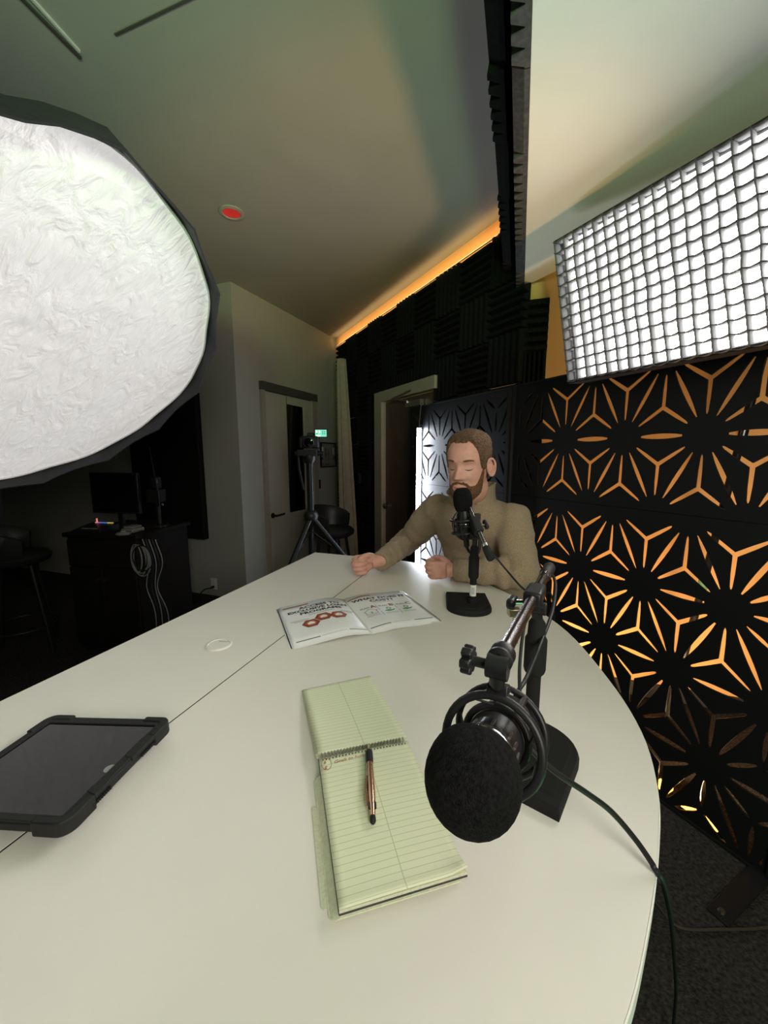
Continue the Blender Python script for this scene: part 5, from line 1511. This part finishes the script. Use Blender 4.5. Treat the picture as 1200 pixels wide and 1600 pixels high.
# jaw taper done by the sections; join everything into one body mesh
def join_meshes(name, lst, parent):
    vs = []; fs = []
    for v_, f_ in lst:
        b = len(vs); vs += v_; fs += [tuple(i + b for i in f) for f in f_]
    inv = parent.matrix_basis.inverted()
    me = bpy.data.meshes.new(name); me.from_pydata([tuple(inv @ V(p)) for p in vs], [], fs); me.validate()
    bm = bmesh.new(); bm.from_mesh(me); bmesh.ops.recalc_face_normals(bm, faces=bm.faces); bm.to_mesh(me); bm.free()
    for p in me.polygons: p.use_smooth = True
    return me
def md(me): return [v.co.copy() for v in me.vertices], [tuple(p.vertices) for p in me.polygons]
ears = []
for s in (-1, 1):
    e_ = MB(); c = V((s * .076, -.012, -.010)); R3 = (Matrix.Rotation(s * .50, 3, 'Z') @ Matrix.Rotation(-.12, 3, 'X'))
    n = 28
    def er(a): # outline of the ear in (y, z)
        return (.0185 * math.cos(a) * (1 - .18 * math.sin(a) * -1) - .002, .031 * math.sin(a))
    pts_ = [c + R3 @ V((s * .006, *er(a))) for a in np.linspace(0, 2 * math.pi, n + 1)[:-1]]
    e_.tube(pts_, .0042, 8, closed=True)
    e_.ell(c + R3 @ V((s * .0005, 0, 0)), (.0048, .0165, .028), R3)
    e_.ell(c + R3 @ V((s * .003, .002, -.024)), (.005, .009, .010), R3)
    e_.tube([c + R3 @ V((s * .005, .004 + .009 * math.cos(a), .004 + .016 * math.sin(a))) for a in np.linspace(1.2, 5.0, 12)], .0028, 6)
    em = sculpt(e_, .0018, 3, 'ear'); ears.append(md(em))
lst = [md(base_me), md(hand_me[0]), md(hand_me[1]), ([HF @ p for p in hv], hf)] + [([HF @ p for p in v_], f_) for v_, f_ in ears]
body = link('body', join_meshes('body', lst, man), 'skin', man)
# ---- hair and beard: shells that lie below the skin except where hair grows
def smoothstep(a, b, x): t = max(0, min(1, (x - a) / (b - a))); return t * t * (3 - 2 * t)
def hair_off(x, y, z, a):
    ang = math.degrees(math.atan2(abs(x), y))          # 0 = front
    # hairline: high on the forehead with receding temples, down at the sides and back
    hl_ = np.interp(ang, [0, 14, 24, 34, 46, 54, 62, 80, 96, 120, 180], [.086, .082, .088, .079, .052, .012, -.012, -.016, .005, -.055, -.06])
    ms = smoothstep(hl_ - .004, hl_ + .007, z + .0035 * noise.noise((x * 120, y * 120, z * 90)))
    thick = .0045 + .0055 * smoothstep(.05, .10, z) + .0022 * noise.noise((x * 150, y * 150, z * 110)) + .0015 * noise.noise((x * 330, y * 330, z * 200))
    return -.004 + ms * (.004 + thick)
def beard_off(x, y, z, a):
    ang = math.degrees(math.atan2(abs(x), y))
    up_l = np.interp(ang, [0, 10, 18, 26, 38, 50, 62, 74, 84], [-.047, -.049, -.054, -.064, -.064, -.050, -.020, .006, .0])
    ms = smoothstep(up_l + .004, up_l - .006, z + .003 * noise.noise((x * 130, y * 130, z * 130))) * (1 - smoothstep(74, 84, ang))
    mouth = G(x, .017) * G(z + .073, .0085)
    ms *= 1 - min(1, 1.5 * mouth)
    thick = .0022 + .0045 * smoothstep(-.06, -.10, z) + .0013 * noise.noise((x * 260, y * 260, z * 260))
    return -.004 + ms * (.004 + thick)
for nm, fn, m in (('hair', hair_off, 'hair'), ('beard', beard_off, 'beard')):
    v_, f_ = head_surf(fn, 130, 180)
    link(nm, join_meshes(nm, [([HF @ p for p in v_], f_)], man), m, man)
def on_face(x, z, lift):
    w_, f_, b_ = hsec(z); cy = (f_ + b_) / 2; hd_ = (f_ - b_) / 2
    ca_ = max(-1, min(1, math.copysign(abs(x / w_) ** (1 / .93), x))); sa_ = math.sqrt(1 - ca_ * ca_)
    return V((x, cy + abs(sa_) ** .93 * hd_ + face_disp(x, z) * sa_ ** .5 + lift, z))
for s in (-1, 1):
    pts_ = [HF @ on_face(s * (.018 + .030 * t), .0215 + .0055 * math.sin(t * 2.2) - .004 * t, .0004) for t in np.linspace(0, 1, 10)]
    obj('eyebrow', MB().tube(pts_, [.0018 + .0016 * math.sin(math.pi * min(1, .25 + t * .75)) for t in np.linspace(0, 1, 10)], 8), 'beard', man)
    pts_ = [HF @ on_face(s * (.0195 + .023 * t), -.0072 - .0035 * math.sin(math.pi * t), .0004) for t in np.linspace(0, 1, 10)]
    obj('eyelashes', MB().tube(pts_, [.0008 + .0011 * math.sin(math.pi * t) for t in np.linspace(0, 1, 10)], 6), 'hair', man)  # lash line, thickened to stand in for shade in the lid crease
pts_ = [HF @ on_face(-.020 + .040 * t, -.0722 + .0012 * math.cos(t * 6.28), -.0002) for t in np.linspace(0, 1, 14)]
obj('mouth_line', MB().tube(pts_, [.0006 + .0016 * math.sin(math.pi * t) for t in np.linspace(0, 1, 14)], 6), mat('inner mouth', (.09, .03, .025), .6), man)
lo_ = MB().grid(lambda u, v: HF @ on_face(-.019 + .038 * u, -.0745 - .0085 * v * math.sin(math.pi * (.08 + .84 * u)), .0006), 16, 5)
obj('lower_lip', lo_, 'lipskin', man)
# ---- sweater
sw_m = torso(.006)
for sh_, el, wr, rs in ((S_L, E_L, Wr_L, (.066, .071, .065, .060, .052, .047, .040)), (S_R, E_R, Wr_R, (.066, .070, .063, .058, .050, .046, .040))):
    path, rr = limb([sh_ + V((0, 0, .0)), sh_.lerp(el, .5), el, el.lerp(wr, .5), wr], rs, 12)
    sw_m.tube(path, rr, 20); sw_m.ell(sh_ + V((0, 0, -.006)), (.072, .072, .066))
sme = sculpt(sw_m, .007, 10, 'sweater_core')
# folds
cmid = (S_L + S_R) / 2
for v_ in sme.vertices:
    p = v_.co; n = v_.normal
    def seg_t(a, b): 
        d = b - a; return max(0, min(1, (p - a).dot(d) / d.length_squared)), ((p - (a + d * max(0, min(1, (p - a).dot(d) / d.length_squared)))).length)
    amp = 0
    for sh_, el, wr in ((S_L, E_L, Wr_L), (S_R, E_R, Wr_R)):
        t1, d1_ = seg_t(sh_, el); t2, d2_ = seg_t(el, wr)
        if d2_ < .085 and d2_ < d1_:
            amp += .0050 * math.sin(t2 * 26 + 1.8 * noise.noise(p * 9)) * (1 - .5 * t2)
        elif d1_ < .1 and t1 > .35:
            amp += .0036 * math.sin(t1 * 22 + 2 * noise.noise(p * 8)) * t1
    amp += .008 * noise.noise(V((p.x * 8, p.y * 8, p.z * 5 + 3))) + .0040 * noise.noise(p * 24)
    v_.co = p + n * amp
sv, sf = md(sme)
sweater = link('sweater', join_meshes('sweater', [(sv, sf)], man), 'sweater', man)
# cuffs
for wr, el, nm in ((Wr_L, E_L, 'cuff'), (Wr_R, E_R, 'cuff')):
    d = (wr - el).normalized()
    obj('cuff', MB().lathe([(.030, .012), (.036, .014), (.041, .008), (.0425, -.01), (.0425, -.035), (.040, -.042), (.036, -.04)], wr, d, 28), 'sweater', sweater)
# stand collar, open at the front
colm = MB(); vs = []; n = 44
cb_ = neckbase + V((.0, .0, -.012)); ct_ = neckbase + V((-.018, -.022, .070))
for i in range(n + 1):
    a = math.radians(28 + (360 - 56) * i / n); ce_, se_ = math.cos(a), math.sin(a)      # a measured from the front
    hgt = 1 - .28 * G((a - math.pi) / math.pi, .35) * 0 - .25 * G(i / n, .10) - .62 * G(1 - i / n, .20)
    row = []
    for (t, r, th_) in ((0, .096, 0), (.35, .092, 0), (.75, .094, 0), (1.0, .100, 0), (1.0, .094, 0), (.75, .087, 0), (.35, .085, 0), (0, .088, 0)):
        c = cb_.lerp(ct_, t * hgt); fl2 = 1 + .10 * G(min(i / n, 1 - i / n), .09)
        row.append(c + fD * ce_ * r * .92 * fl2 + uD * se_ * r * fl2)
    vs += row
fs = [(i * 8 + k, i * 8 + (k + 1) % 8, (i + 1) * 8 + (k + 1) % 8, (i + 1) * 8 + k) for i in range(n) for k in range(8)] + [tuple(range(8)), tuple(reversed([n * 8 + k for k in range(8)]))]
colm.add(vs, fs); obj('collar', colm, 'sweaterrib', sweater, smooth=60)
zp = [neckbase + fD * (.075 + .018 * t) + Z * (.02 - .10 * t) + V((0, 0, 0)) for t in np.linspace(0, 1, 8)]
obj('zipper', MB().tube(zp, .004, 8), 'sweaterrib', sweater)
obj('undershirt', MB().lathe([(.070, -.01), (.078, .0), (.074, .018), (.068, .020), (.064, .012)], neckbase + V((-.003, -.005, .008)), (HC - neckbase).normalized(), 36), mat('pale undershirt', (.42, .36, .30), .9), man)
# ---- trousers and shoes
tr_m = MB()
for sgn in (-1, 1):
    hp_ = HIP + uD * .085 * sgn; kn = hp_ + fD * .40 + V((0, 0, .03)); ank = kn + V((0, 0, -.50)) - fD * .10
    path, rr = limb([hp_ + V((0, 0, .02)), hp_.lerp(kn, .5), kn, kn.lerp(ank, .5), ank], (.10, .085, .068, .062, .056)); tr_m.tube(path, rr, 16)
    so_ = MB(); tip = ank + fD * .14 - Z * .06
    so_.tube([ank - Z * .005, ank - Z * .04, ank - Z * .055 + fD * .05, tip], [.038, .040, .042, .03], 14); so_.box(ank + fD * .055 - Z * .09, (.075, .25, .02), frame(V((0, 0, 0)), uD, fD, Z).to_3x3())
    sm_ = sculpt(so_, .006, 4, 'shoe'); link('shoe', join_meshes('shoe', [md(sm_)], man), 'shoe', man)
tr_m.ell(HIP + V((0, 0, .02)), (.19, .15, .11), frame(V((0, 0, 0)), uD, fD, Z).to_3x3())
tm_ = sculpt(tr_m, .009, 6, 'tr'); link('trousers', join_meshes('trousers', [md(tm_)], man), 'jeans', man)
st3 = stool((HIP.x, HIP.y, -.06 + .0), math.atan2(-fD.y, -fD.x) - math.pi / 2, 'black bucket bar stool under the bearded man')
st3.location.z = 0
